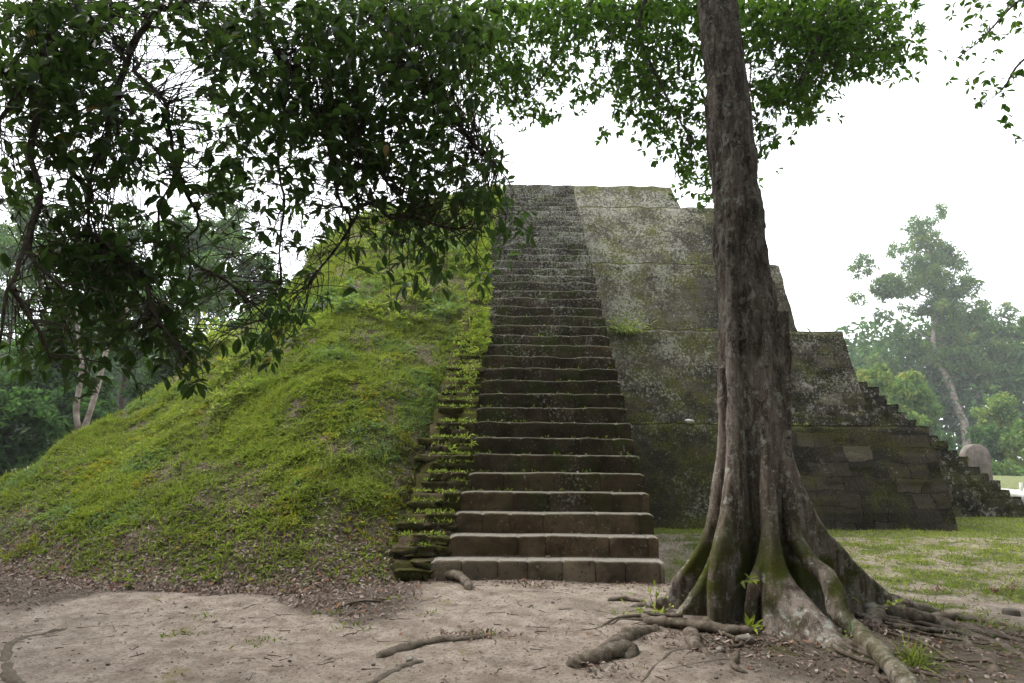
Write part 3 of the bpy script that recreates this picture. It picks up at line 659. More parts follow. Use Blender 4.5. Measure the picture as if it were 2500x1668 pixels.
def fin(pts, r0, r1, inner=1.25):
    P = interp([at(*p) for p in pts], 26); z = np.minimum.accumulate(P[:, 2]-np.arange(26)*1e-4)
    P[:, 2] = z; P = np.vstack([P, P[-1]+[0, 0, -.12]-0*P[-1], P[-1]+[0, 0, -.3]]); rr = np.r_[np.linspace(r0, r1, 26), r1*1.15, r1*1.2]
    V = []
    for p, r in zip(P, rr):
        c = axis_at(max(p[2], 0)); d = p[:2]-c; L = np.linalg.norm(d)+1e-6; d /= L; s_ = np.array([-d[1], d[0]]); e = p[:2]-d*r
        ring = []
        for a in np.linspace(-90, 90, 7): a = math.radians(a); ring.append(e+d*r*math.cos(a)+s_*r*math.sin(a))
        ring += [c+s_*r*inner+d*L*.35, c+s_*r*inner*1.2, c-s_*r*inner*1.2, c-s_*r*inner+d*L*.35]
        V += [(*q, p[2]) for q in ring]
    k = 11; n = len(P); V = arr(V)
    i = np.arange(n-1)[:, None]*k; j = np.arange(k)[None]; jn = (j+1) % k
    F = np.stack([i+j, i+k+j, i+k+jn, i+jn], -1).reshape(-1, 4)
    mb.add(V, F, [(0, a, a+1) for a in range(1, k-1)]+[((n-1)*k, (n-1)*k+a+1, (n-1)*k+a) for a in range(1, k-1)])
# f: right rear buttress
fin([(1890, 900, 6.62), (1912, 1040, 6.68), (1945, 1150, 6.72), (1992, 1255, 6.8), (2050, 1335, 6.92), (2118, 1405, 7.08), (2172, 1450, 7.2), (2196, 1476, 7.25)], .06, .10)
# a: left buttress
fin([(1752, 900, 6.6), (1752, 1060, 6.6), (1738, 1200, 6.65), (1715, 1300, 6.75), (1678, 1370, 6.9), (1640, 1425, 7.05), (1612, 1478, 7.15)], .055, .08)
# a2: lower lobe of the left buttress
fin([(1765, 1250, 6.45), (1735, 1350, 6.55), (1705, 1420, 6.6), (1665, 1475, 6.65), (1645, 1500, 6.7)], .05, .07)
# b: front left rib
fin([(1778, 560, 6.36), (1782, 760, 6.34), (1782, 980, 6.3), (1778, 1120, 6.25), (1768, 1240, 6.2), (1748, 1330, 6.16), (1735, 1420, 6.15), (1733, 1500, 6.16), (1728, 1530, 6.18)], .05, .085, .7)
# c: middle rib splitting into two feet
fin([(1868, 620, 6.34), (1873, 800, 6.30), (1872, 1000, 6.24), (1872, 1150, 6.17), (1872, 1290, 6.12), (1858, 1370, 6.08), (1836, 1430, 6.05), (1826, 1500, 6.08), (1826, 1540, 6.10)], .06, .055, .6)
fin([(1880, 1150, 6.2), (1882, 1290, 6.10), (1898, 1385, 6.02), (1935, 1440, 5.92), (1985, 1488, 5.76), (2030, 1540, 5.58), (2056, 1590, 5.40), (2066, 1635, 5.28)], .075, .12, 1.0)
cA = interp([(1880, 1180, 6.17), (1883, 1310, 6.09), (1884, 1420, 5.98), (1884, 1500, 5.88), (1886, 1560, 5.78), (1890, 1590, 5.72)], 8)
cD = interp([(1880, 1150, 6.2), (1882, 1290, 6.10), (1898, 1385, 6.02), (1935, 1440, 5.92), (1985, 1488, 5.76), (2030, 1540, 5.58), (2056, 1590, 5.40), (2066, 1635, 5.28)], 8)
for t_ in (.0, .28, .55, .8): fin([tuple(a*(1-t_)+b*t_) for a, b in zip(cA, cD)], .065, .085, 1.0)
# g: right rib and e: arching root
fin([(1925, 760, 6.45), (1932, 950, 6.42), (1935, 1130, 6.40), (1938, 1250, 6.38), (1944, 1320, 6.36), (1960, 1420, 6.36)], .045, .05, 1.0)
ep = [at(*p) for p in [(1915, 1120, 6.42), (1930, 1240, 6.32), (1944, 1316, 6.24), (1978, 1370, 6.12), (2016, 1408, 6.0), (2040, 1455, 5.9), (2046, 1500, 5.82)]]+[gnd(2095, 1545, .15), gnd(2150, 1600, .13), gnd(2210, 1665, .10), gnd(2260, 1760, .0)]
mb.tube(interp(ep, 50), np.r_[np.linspace(.07, .085, 25), np.linspace(.085, .075, 25)], 12, wob=.12)
# root collars
for pts, r0, r1 in [([gnd(2170, 1475, .10), gnd(2235, 1486, .05), gnd(2300, 1500, -.06)], .12, .05), ([gnd(1625, 1470, .12), gnd(1575, 1478, .03), gnd(1500, 1492, -.02)], .06, .02),
                    ([gnd(1735, 1520, .12), gnd(1712, 1560, .0), gnd(1690, 1600, -.06)], .07, .04)]:
    mb.tube(interp(pts, 14), np.linspace(r0, r1, 14), 10, wob=.15)
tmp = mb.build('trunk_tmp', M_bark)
rm = tmp.modifiers.new('r', 'REMESH'); rm.mode = 'VOXEL'; rm.voxel_size = .014; rm.use_smooth_shade = True
sm = tmp.modifiers.new('s', 'SMOOTH'); sm.iterations = 4; sm.factor = .5
dg = bpy.context.evaluated_depsgraph_get(); ev = tmp.evaluated_get(dg); me = bpy.data.meshes.new_from_object(ev)
nv = len(me.vertices); co_ = np.empty(nv*3); me.vertices.foreach_get('co', co_); co_ = co_.reshape(-1, 3)
no = np.empty(nv*3); me.vertices.foreach_get('normal', no); no = no.reshape(-1, 3)
st = fbm(co_*[1, 1, .22], 11, 5, 4); pl_ = fbm(co_*[1, 1, .45], 5, 15, 3); hi = np.clip((co_[:, 2]-1.2)/1.5, .35, 1)
d = .015*hi*np.sign(st)*np.abs(st)**.8+.012*pl_+.006*hi*np.abs(fbm(co_*[1, 1, .5], 24, 25, 3))
flake = (vn(co_*[1, 1, .55], 14, 99) > .35)*hi*.008; d += flake
co_ += no*d[:, None]-np.array([TC[0], TC[1], 0]); me.vertices.foreach_set('co', co_.astype(np.float32).ravel()); me.update()
bpy.data.objects.remove(tmp)
trunk = bpy.data.objects.new('trunk', me); C.objects.link(trunk); trunk.parent = tree
for p in me.polygons: p.use_smooth = True
print('trunk verts', nv)
# surface roots of the big tree
def root(pts, r0, r1, par=None, k=9, flat=.85, n=34, label=None, zs=0.0, mat=None):
    P = arr([gnd(p[0], p[1], 0) if len(p) == 2 else gnd(*p) for p in pts]); P = interp(P, n); P[:, 2] += gz(P[:, :2])+zs
    P += .012*np.c_[fbm(P, 5, 3, 2), fbm(P, 5, 4, 2), .5*fbm(P, 6, 5, 2)]
    mb = MB(); R = np.linspace(r0, r1, n)*(1+.10*fbm(P, 3, 8, 2)); R[-4:] *= [.85, .7, .45, .15]
    if par is None: R[:4] *= [.2, .5, .75, .9]; P[:2, 2] -= .02
    P[-2:, 2] -= .02
    P[:, 2] -= R*.5; mb.tube(P, R, 14, flat=flat, wob=.3, seed=random.randint(0, 99))
    if par is not None: return mb.build('root', mat or M_root, par)
    o = mb.build('surface_root', mat or M_root); tag(o, label, 'root', 'roots lying in the dirt'); return o
for pts, r0, r1 in [
    ([(2130, 1545), (2155, 1500, .08), (2230, 1508, .10), (2290, 1520, .06), (2380, 1560), (2470, 1600), (2520, 1640)], .10, .05),
    ([(2240, 1502, .06), (2330, 1500, .05), (2420, 1515, .02), (2520, 1540)], .055, .045),
    ([(2300, 1552), (2350, 1580), (2400, 1620), (2450, 1680)], .05, .045),
    ([(2350, 1530), (2430, 1550, .03), (2520, 1575)], .045, .04),
    ([(1620, 1478), (1560, 1492), (1500, 1500), (1440, 1490)], .03, .006),
    ([(1640, 1490), (1590, 1510), (1530, 1512), (1430, 1520)], .02, .005),
    ([(1720, 1600), (1650, 1605), (1600, 1640), (1560, 1680)], .02, .008),
    ([(1990, 1630), (1900, 1620), (1820, 1625), (1700, 1640), (1600, 1655)], .018, .01),
    ([(2075, 1600), (2078, 1650), (2065, 1700)], .03, .018),
    ([(1800, 1610), (1790, 1640, .03), (1830, 1665)], .03, .02)]:
    root(pts, r0, r1, tree)
root([(1850, 1562, .02), (1790, 1552, .06), (1700, 1538, .07), (1630, 1525, .07), (1590, 1520, .04), (1570, 1505, .02)], .05, .055, tree)
root([(1690, 1552, .05), (1700, 1585, .05), (1725, 1615), (1770, 1650)], .065, .03, tree)
root([(1600, 1545), (1545, 1550, .05), (1500, 1575, .04), (1450, 1600, .04), (1400, 1625)], .07, .065, tree)
for k in range(18):
    a = math.radians(random.uniform(-175, 15)); r_ = random.uniform(.75, 1.1); q = []
    for t in range(6):
        q.append((TC[0]+math.cos(a)*r_, TC[1]+math.sin(a)*r_, .035-.012*t)); a += random.uniform(-.22, .22); r_ += random.uniform(.18, .34)
    P = interp(q, 26); P[:, 2] += gz(P[:, :2])+.01*fbm(P, 5, k, 2); mb = MB(); r0 = random.uniform(.012, .032)
    mb.tube(P, np.linspace(r0, r0*.3, 26), 8, wob=.2, seed=k); mb.build('root', M_root, tree)
# ================================================================= SEPARATE ROOTS, LOGS, STONES
root([(60, 1690), (25, 1640), (12, 1600), (40, 1560), (110, 1540), (180, 1528)], .050, .04, label='long pale root curving over dirt at the corner left of the mound foot')
root([(180, 1528), (260, 1520), (330, 1518)], .014, .006, label='thin root thread running on from the curved pale root')
root([(915, 1608), (960, 1592), (1040, 1576), (1130, 1567), (1212, 1566)], .062, .03, label='straight half buried root in the dirt midway between mound and tree', flat=.8, zs=.02)
root([(880, 1690), (950, 1645), (1000, 1625), (1035, 1618)], .035, .05, label='short knobby root below the straight half buried root')
root([(1052, 1392, .05), (1110, 1400, .12), (1135, 1420, .08), (1150, 1448, .0)], .075, .045, label='bent knuckle shaped root by the lowest step corner')
root([(995, 1225, .45), (1003, 1270, .35), (1003, 1330, .18), (1010, 1365, .05)], .035, .03, label='upright grey root clinging to the mound beside the eroded steps')
root([(1400, 1640), (1420, 1612, .05), (1480, 1592, .07), (1535, 1588, .05), (1530, 1620, .0)], .085, .075, label='hooked thick root with overhanging lip in the dirt before the tree')
root([(1240, 1450), (1330, 1452), (1400, 1458)], .02, .012, label='shallow root ridge crossing the dirt before the lowest step')
root([(1480, 1470, .01), (1520, 1462, .04), (1560, 1470, .02), (1600, 1478)], .035, .02, label='low arched root between the lowest step and the big tree')
root([(830, 1476, .03), (900, 1470, .03), (960, 1476)], .018, .01, label='dark stick like root at the leafy mound foot')
for i, (px, py, r, lab) in enumerate([(1820, 1590, .055, 'angular pale stone among dead leaves before the buttresses'), (2130, 1500, .09, 'dark round stone wedged by the right buttress root'),
        (1700, 1500, .035, 'small pale stone at the foot of the front left buttress'), (1655, 1505, .03, 'small white stone beside the gnarled root'), (1760, 1612, .03, 'small reddish stone on the soil before the tree'),
        (490, 1435, .05, 'grey stone in the litter on the mound foot'), (1000, 1618, .03, 'small stone lying on the knobby root in the dirt'), (2470, 1497, .06, 'mossy stone at the edge of the lawn roots')]):
    mb = MB(); c = gnd(px, py); c[2] = float(gz(c[:2])[0])+r*.35; blob(mb, c, (r*1.35, r, r*.75), 40+i, 14, 9, .7, i*1.3)
    tag(mb.build('stone', M_rock, loc=c), lab, 'stone', 'loose stones near the tree')
mb = MB(); c = at(1683, 1032, 14.45); blob(mb, c+[0, 0, .03], (.11, .07, .05), 5, 12, 8, .8); tag(mb.build('stone', M_white, loc=c), 'white stone resting on the lowest ledge of the pyramid', 'stone')
# stela and altar at far right
def stela():
    c = gnd(2402, 1222); s = c[1]/FPX
    w_, h_, t_ = 62*s, 132*s, .35; pr = []
    for a in np.linspace(0, math.pi, 15): pr.append((math.cos(a)*w_/2, h_-w_*.45+math.sin(a)*w_*.45))
    pr = [(w_/2*.96, -.1)]+pr+[(-w_/2*.96, -.1)]; k = len(pr); V = []
    for y, ins in ((0, .03), (.04, 0), (t_-.04, 0), (t_, .03)): V += [(c[0]+x*(1-ins/w_*2), c[1]+y, z-(ins if z > 0 else 0)) for x, z in pr]
    V = arr(V); V += .02*np.c_[fbm(V, 2, 1, 3), fbm(V, 2, 2, 3), 0*V[:, 0]]
    F = [(a*k+j, (a*k+(j+1) % k), (a+1)*k+(j+1) % k, (a+1)*k+j) for a in range(3) for j in range(k)]
    return mk('stela', V, [np.array(F), np.arange(k)[None, ::-1], (np.arange(k)+3*k)[None]], M_stela, loc=c)
tag(stela(), 'round topped upright stone slab standing beyond the side stair', 'stela')
c = gnd(2500, 1232); mb = MB(); blob(mb, c+[0, 0, .22], (.75, .6, .28), 77, 22, 12, .6); tag(mb.build('altar_stone', M_white, loc=c), 'low flat pale grey altar stone at the edge past the side stair', 'altar')
mb = MB(); mb.tube([c+[-.18, -.2, .40], c+[-.18, -.2, .75]], .05, 10); tag(mb.build('post', M_white, loc=c+[-.18, -.2, .4]), 'short white post standing on the pale altar stone', 'post')
# ================================================================= SMALL PLANTS
def plant(name, c, n, L, W, label, cat, tint=(.4, .7), spread=.6, kind='leaf', mat=None, group=None, stem=True, down=.3, size=.1):
    lb = LB(); P = c+RNG.normal(0, size, (n, 3))*[1, .7, .8]; P[:, 2] = np.maximum(P[:, 2], c[2]); d = unit((P-c)*4+rdir(n)*spread+[0, -.1, .45-down]); 
    lb.add(P, d, unit(rdir(n)*.5+[0, -.3, 1]), RNG.uniform(*L, n), W, RNG.uniform(*tint, n), kind, .4)
    e = sub_empty(name, c, label, cat, group); lb.build('foliage', mat or M_cover, e)
    if stem:
        mb = MB()
        for k in range(0, n, max(1, n//16)): mb.tube(interp([c+[0, .0, -.02], (c+P[k])/2+[0, 0, .01], P[k]], 5), .003, 4)
        mb.build('stem', M_twig, e)
    return e
wy = SY+2.0
plant('shrub', at(1528, 812, 15.75)+[0, -.12, 0], 420, (.07, .14), .35, 'bright green fern shrub growing out of the pyramid face by the stairs', 'shrub', (.5, .98), .8, size=.24)
plant('seedling', at(1828, 1545, 5.93)+[0, 0, 0], 14, (.10, .17), .24, 'slender leaved seedling in the hollow between the front buttresses', 'seedling', (.4, .6), .4, size=.03, down=.1)
plant('seedling', at(1820, 1420, 6.0), 12, (.06, .1), .4, 'small dark broadleaf seedling high in the buttress hollow', 'seedling', (.2, .4), .6, size=.03)
plant('seedling', at(2070, 1555, 5.6), 9, (.06, .10), .3, 'yellowish seedling between the front buttress and arching root', 'seedling', (.6, .98), .7, size=.03)
plant('weed_clump', gnd(2185, 1515, .02), 60, (.05, .1), .5, 'leafy weed clump beside the dark stone at the right buttress', 'weed', (.4, .7), .6, size=.10)
plant('weed_clump', gnd(1600, 1500, .02), 70, (.04, .09), .35, 'light green weed clump beside the left buttress foot', 'weed', (.45, .75), .6, size=.12)
plant('grass_tuft', gnd(2235, 1640, .02), 330, (.14, .30), .03, 'spiky grass tuft among roots right of the tree', 'grass tuft', (.05, .55), 1.1, 'blade', stem=False, down=.1, size=.05)
for p, l in [((2290, 1440), 'red fallen bromeliad on the lawn nearest the tree'), ((2428, 1442), 'red fallen bromeliad farther along the lawn'), ((2470, 1436), 'red fallen bromeliad outermost on the lawn')]:
    plant('bromeliad', gnd(*p, .03), 50, (.03, .065), .14, l, 'bromeliad', (0, 1), 1.0, 'blade', M_red, 'red bromeliads on the lawn', False, size=.03)
plant('shrub', at(515, 832, 15.0), 260, (.12, .22), .5, 'broad leaved bright shrub on the crest of the mound', 'shrub', (.45, .6), .8, size=.28)
# weeds on the steps
lb = LB()
for (px, py, n_) in [(1220, 745, 18), (1250, 890, 17-0), (1600, 965, 10), (1440, 700, 22)]: pass
P = []
for _ in range(620):
    n_ = random.randint(2, 15); xl = xleft(n_)-random.uniform(.02, .65); P.append((xl, D0+(n_-1)*rS+random.uniform(-.06, .1), n_*hS-random.choice([0, .125])+.0))
for _ in range(300):
    n_ = random.randint(4, 34); xl = xleft(n_); x = random.choice([random.uniform(xl, XR), xl+abs(random.gauss(0, .15)), random.uniform(xl, XR)]); P.append((x, D0+(n_-1)*rS+rS-.03, n_*hS+.005))
for _ in range(260):
    s0, zz = random.choice([(.29, 2.34), (1.46, 4.82), (2.51, 6.94)]); P.append((random.uniform(2.1, 7), SY+s0+.08, zz+.0))
P = arr(P)
for k in range(5): lb.add(P+RNG.normal(0, .025, P.shape)*[1, .3, .2], unit(rdir(len(P))+[0, -.3, .6]), rdir(len(P)), RNG.uniform(.02, .07, len(P)), .35, RNG.uniform(.3, .8, len(P)), 'small', .3)
tag(lb.build('moss_weeds', M_cover), 'tiny weeds rooted in joints of the steps and ledges', 'weeds', kind='stuff')
# plants spilling over the left stair edge
lb = LB(); n = 1700; tt = RNG.random(n)*.95+.03; Yv = 9+tt*10.3; nn_ = (Yv-D0)/rS+1; xl = np.array([xleft(a) for a in nn_]); P = np.c_[xl-np.abs(RNG.normal(0, .30, n))+.06, Yv, (Yv-D0)/rS*hS+.33+RNG.uniform(-.05, .12, n)]
k = RNG.random(n) < np.clip((P[:, 2]-2.7)/1.2, .05, 1)*np.clip(.6+fbm(P, 1.5, 6, 3), .1, 1); P = P[k]
for j in range(9): lb.add(P+rdir(len(P))*.05, unit(rdir(len(P))+[.3, -.5, .5]), unit(rdir(len(P))*.5+[0, -.3, 1]), RNG.uniform(.04, .11, len(P)), .38, np.where(RNG.random(len(P)) < .06, .95, RNG.uniform(.28, .62, len(P))), 'small', .3)
tag(lb.build('fern_fringe', M_cover), 'bright green ferns spilling along the left edge of the staircase', 'ferns', kind='stuff')
# ================================================================= CANOPIES
near = """9999998656779999999999970
9999865468998999999999995
9999875335997689999989970
9999985311689979999999700
8999886512788999999999850
5888686664388999999999761
5688777553678999999998760
6688877766688577999899767
7756588766754577888888996
8556465546853388788899893
33777357654265654668886545
15765667732456533566777665
45889887743544335466666655
53888988862364433454454531
3288888888364663332340000
4378888786227763110000000
4487886888247752000000000
4766345487415600000000000
3213521038103200000000000
4003200000000000000000000"""
mid = {0: (8, "33333343333333333333337899999999999999999999988764000034678"[0:0])}
MIDR = [
 (0, 20, "8887899999999999999999874"), (0, 46, "3467"),
 (1, 20, "677876878789878789999986300"), (1, 47, "663"),
 (2, 20, "466876576478887777889988510"), (2, 46, "3520"),
 (3, 20, "256889755688667744788876200"), (3, 46, "2244"),
 (4, 21, "45678536588775669996100"), (4, 47, "441"),
 (5, 21, "4424672127676555478300"), (5, 49, "2"),
 (6, 21, "2100200033676665520"), (6, 49, "3"),
 (7, 31, "147644400"), (7, 49, "1"),
 (8, 32, "0764220"), (9, 33, "2300")]
def twig(mb, a, b, r=.0035, sag=.12, n=5):
    m_ = (a+b)/2+RNG.normal(0, .10, 3)*np.linalg.norm(b-a)+[0, 0, sag*np.linalg.norm(b-a)]
    mb.tube(interp([a, m_, b], n), np.linspace(r*1.9, r*.8, n), 4, cap=False)
def cell_points(rows, c0, r0, Yfun, perfull, jit=50):
    P = []
    for i, row in enumerate(rows):
        for j, ch in enumerate(row):
            d = int(ch)
            if d == 0: continue
            tau = -math.log(1-min(d, 9.5)*.104)*(.70+.30*d/9)*(1.12 if d > 7 else .95); n = RNG.poisson(perfull*tau)
            for _ in range(n):
                x = (c0+j+RNG.random())*50; y = (r0+i+RNG.random())*50; P.append(at(x, y, Yfun(x, y)))
    return arr(P) if P else np.zeros((0, 3))
def whorls(lb, P, k0, k1, L, W, tint, kind, droop=.35, up_=.0):
    k = RNG.integers(k0, k1, len(P)); Q = np.repeat(P, k, 0); m = len(Q)
    ax = np.repeat(unit(rdir(len(P))*[1, 1, .5]+[0, 0, -droop]), k, 0)
    d = unit(rdir(m)*1.0+ax*.75); n = unit(rdir(m)*.55+[0, -.0, 1]); tb = np.repeat(RNG.normal(0, .10, len(P)), k)
    lb.add(Q+d*.012+rdir(m)*RNG.uniform(0, L[0]*.35, (m, 1)), d, n, RNG.uniform(*L, m), RNG.uniform(*W, m), np.clip(tint(m)+tb, 0, 1), kind, .35)
# ---- overhanging tree, trunk out of the frame on the left
ot = sub_empty('overhanging_tree', (-6.8, 2.2, 0), 'broad leaved tree whose dark drooping branches fill the sky over the mound', 'tree')
mb = MB(); tr = interp([(-6.9, 2.2, -.2), (-6.8, 2.3, 2), (-6.3, 2.5, 5), (-5.6, 2.8, 7.5), (-4.8, 3.2, 10)], 30); mb.tube(tr, np.linspace(.38, .16, 30), 14, wob=.1); mb.build('trunk', M_bark, ot)
bz = lambda pts, s=1.88: [(p[0]/s, p[1]/s, p[2]) for p in pts]
BR = [bz([(870, -120, 3.6), (870, 0, 3.6), (830, 50, 3.6), (740, 60, 3.6), (680, 130, 3.6), (615, 220, 3.55), (620, 280, 3.5), (560, 380, 3.5), (510, 560, 3.45), (490, 640, 3.4), (430, 760, 3.4), (410, 900, 3.35), (400, 1050, 3.3)]),
      bz([(760, -120, 3.8), (735, 0, 3.8), (690, 60, 3.75), (640, 160, 3.7), (600, 330, 3.7), (560, 480, 3.7), (555, 620, 3.7)]),
      bz([(620, 270, 3.5), (700, 400, 3.4), (760, 490, 3.35), (770, 620, 3.3), (775, 750, 3.25), (730, 900, 3.2), (715, 1100, 3.15)]),
      bz([(230, -120, 3.3), (235, 60, 3.3), (222, 290, 3.3), (180, 500, 3.25), (165, 700, 3.2), (175, 900, 3.1), (110, 1130, 3.0), (180, 1230, 2.95), (280, 1330, 2.9)]),
      bz([(-100, 640, 3.1), (0, 560, 3.2), (80, 450, 3.25), (170, 330, 3.3), (222, 290, 3.3)]),
      bz([(175, 900, 3.1), (110, 1080, 2.95), (60, 1300, 2.85), (20, 1500, 2.8), (0, 1650, 2.8)]), bz([(60, 1320, 2.85), (130, 1450, 2.85), (200, 1560, 2.85), (250, 1680, 2.9)]),
      bz([(400, 1050, 3.3), (500, 1150, 3.25), (600, 1230, 3.2), (700, 1400, 3.15), (760, 1500, 3.1), (830, 1600, 3.1), (890, 1680, 3.1)]),
      bz([(775, 750, 3.25), (830, 870, 3.3), (890, 960, 3.3), (900, 1060, 3.3), (830, 1130, 3.3)]),
      bz([(1150, -120, 4.2), (1180, 60, 4.2), (1250, 200, 4.1), (1330, 330, 4.0), (1400, 480, 4.0), (1500, 560, 3.9), (1600, 640, 3.85), (1700, 760, 3.8), (1780, 860, 3.75), (1900, 960, 3.7)]),
      bz([(1250, 200, 4.1), (1310, 400, 4.1), (1290, 560, 4.1), (1290, 760, 4.1), (1310, 960, 4.0), (1290, 1100, 4.0), (1300, 1300, 4.0), (1290, 1500, 4.0)]),
      bz([(1600, 640, 3.85), (1600, 800, 3.8), (1640, 950, 3.75), (1560, 1130, 3.7), (1480, 1260, 3.7), (1400, 1350, 3.7)]),
      bz([(1640, 950, 3.75), (1700, 920, 3.7), (1790, 990, 3.65), (1900, 1010, 3.6), (2050, 1050, 3.6), (2200, 1060, 3.6)]),
      bz([(1650, -120, 4.5), (1720, 60, 4.4), (1820, 260, 4.3), (1960, 430, 4.2), (2130, 620, 4.1), (2230, 720, 4.1), (2280, 770, 4.1)]),
      bz([(715, 1100, 3.15), (870, 1220, 3.2), (1000, 1270, 3.25), (1090, 1330, 3.3), (1130, 1400, 3.3)]),
      bz([(1480, 560, 3.9), (1560, 900, 3.9), (1600, 1000, 3.8), (1590, 1150, 3.7)])]
nodes = []; mb = MB()
for i, b_ in enumerate(BR):
    P = interp([at(*p) for p in b_], 30); P[2:] += .035*np.c_[fbm(P, 2.2, 3, 3), fbm(P, 2.2, 4, 3), fbm(P, 2.2, 5, 3)][2:]; main = i in (0, 3, 9, 13)
    mb.tube(P, np.linspace(.026 if main else .014, .007 if main else .004, 30), 7, wob=.15); nodes.append(P)
limb1 = interp([tr[20], (-4.5, 2.9, 7.2), (-2.5, 3.4, 6.6), at(870/1.88, -120/1.88, 3.6), ], 24); mb.tube(limb1, np.linspace(.11, .03, 24), 9, wob=.1)
for b_, s in ((BR[3], 14), (BR[9], 15), (BR[13], 16), (BR[1], 18)):
    e = at(*b_[0]); a = limb1[min(s, 23)]; mb.tube(interp([a, (a+e)/2+[0, 0, .25], e], 14), np.linspace(.05, .022, 14), 7)
nodes = np.vstack(nodes)
rows = near.split('\n')
def near_depth(x, y): return RNG.uniform(2.9, 4.3)+(x/1250)*.5
PN = cell_points(rows, 0, 0, near_depth, 4.3); print('near whorls', len(PN))
for p in PN:
    dd = np.linalg.norm(nodes-p, axis=1)+.6*np.maximum(0, p[2]-nodes[:, 2]); q = nodes[RNG.choice(np.argsort(dd)[:14])]
    L_ = np.linalg.norm(q-p)
    if L_ > .75: q = p+(q-p)*(.75/L_)
    if L_ > .03: twig(mb, q, p, .0022)
# bare tangled twigs
for (px, py, n_) in [(450, 170, 9), (670, 480, 16), (700, 520, 16), (800, 520, 16), (850, 510, 12), (640, 400, 8), (680, 620, 10)]:
    c = at(px, py, 3.8)
    for _ in range(n_): a = c+RNG.normal(0, .14, 3); twig(mb, a, a+RNG.normal(0, .16, 3)+[0, 0, -.16], .0018, .1)
mb.build('branches', M_twig, ot)
lb = LB(); whorls(lb, PN, 3, 7, (.04, .108), (.36, .54), lambda m: np.where(RNG.random(m) < .006, RNG.uniform(.93, 1, m), RNG.beta(2, 2.6, m)*.9), 'leaf')
# crown beyond the picture: over and behind the camera's left
n = 700; PU = np.c_[RNG.uniform(-6.5, -.2, n), RNG.uniform(.8, 5.2, n), RNG.uniform(4.9, 8.5, n)]
u_ = PU-O3; vis = ((u_[:, 2]/np.maximum(u_[:, 1], .1)) < .84) & (np.abs(u_[:, 0]/np.maximum(u_[:, 1], .1)) < .9); PU = PU[~vis]
whorls(lb, PU, 6, 10, (.09, .15), (.4, .52), lambda m: RNG.beta(2, 2.6, m)*.9, 'leaf')
lb.build('crown', M_leafN, ot)
# ---- crown of the buttressed tree
lb = LB(); mb = MB(); PM = []
for r0, c0, row in MIDR:
    if c0 >= 46: continue
    PM.append(cell_points([row], c0, r0, lambda x, y: RNG.uniform(6.95, 9.2), 18))
PM = np.vstack(PM)
back_rows = ["0000006777655444445555", "0000055677765554444455", "0000004466555444445554", "0000044343555444444543", "0000033334445444444432", "0000033355555443333310", "0000023444554443332200", "0000023455544333322000", "0000022344433332220000"]
PB_ = cell_points(back_rows, 0, 0, lambda x, y: RNG.uniform(7.5, 10), 3.2)
PM = np.vstack([PM, PB_]); print('mid whorls', len(PM))
whorls(lb, PM, 5, 9, (.055, .11), (.40, .56), lambda m: RNG.beta(2.2, 2.2, m), 'leaf')
limbs = [([(2.42, 6.65, 8.3), at(1620, -80, 7.0), at(1560, 60, 7.2), at(1610, 200, 7.3), at(1680, 330, 7.2)], .05), ([(2.42, 6.65, 8.3), at(1500, -60, 7.6), at(1420, 40, 7.8), at(1330, 180, 7.8), at(1260, 260, 7.7)], .05),
         ([(2.40, 6.65, 8.8), at(2050, -60, 7.2), at(2010, 60, 7.4), at(1960, 180, 7.3), at(1900, 250, 7.2)], .05), ([(2.35, 6.7, 9.2), at(1250, -60, 8), at(1180, 60, 8.2), at(1140, 170, 8.2), at(1230, 260, 8)], .045),
         ([at(1815, 155, 6.5), at(1833, 158, 6.5), at(1832, 215, 6.5), at(1850, 300, 6.5), at(1860, 380, 6.5)], .012), ([at(1500, -60, 7.6), at(1498, 80, 7.6), at(1480, 150, 7.5), at(1495, 40, 7.5)], .02),
         ([(2.35, 6.7, 9.2), at(900, -100, 9), at(700, 0, 9), at(600, 150, 9), at(560, 300, 9)], .06)]
nd = []
for pts, r in limbs: P = interp(pts, 26); mb.tube(P, np.linspace(r, .006, 26), 7, wob=.15); nd.append(P)
nd = np.vstack(nd)
for p in PM[RNG.random(len(PM)) < .35]:
    q = nd[np.argmin(np.linalg.norm(nd-p, axis=1))]; L_ = np.linalg.norm(q-p); q = p+(q-p)*min(1, .6/L_); twig(mb, q, p, .003, .05, 4)
mb.build('branches', M_twig, tree)
n = 3400; PU = np.c_[RNG.normal(1.6, 3.2, n), RNG.normal(7.5, 2.4, n), RNG.uniform(8.0, 13, n)]; dz = (PU[:, 2]-H)/np.maximum(PU[:, 1], .1); PU = PU[dz > .98]
whorls(lb, PU, 5, 9, (.09, .15), (.42, .56), lambda m: RNG.beta(2.2, 2.2, m), 'leaf')
lb.build('crown', M_leafM, tree)
mb = MB(); a = at(1458, 262, 7.5); b_ = at(1467, 392, 7.5); mb.tube(interp([a, (a+b_)/2+[.01, 0, 0], b_], 12), .0022, 4); mb.build('hanging_vine', M_twig, tree)
# bromeliad clumps hanging in the crown
mb2 = None
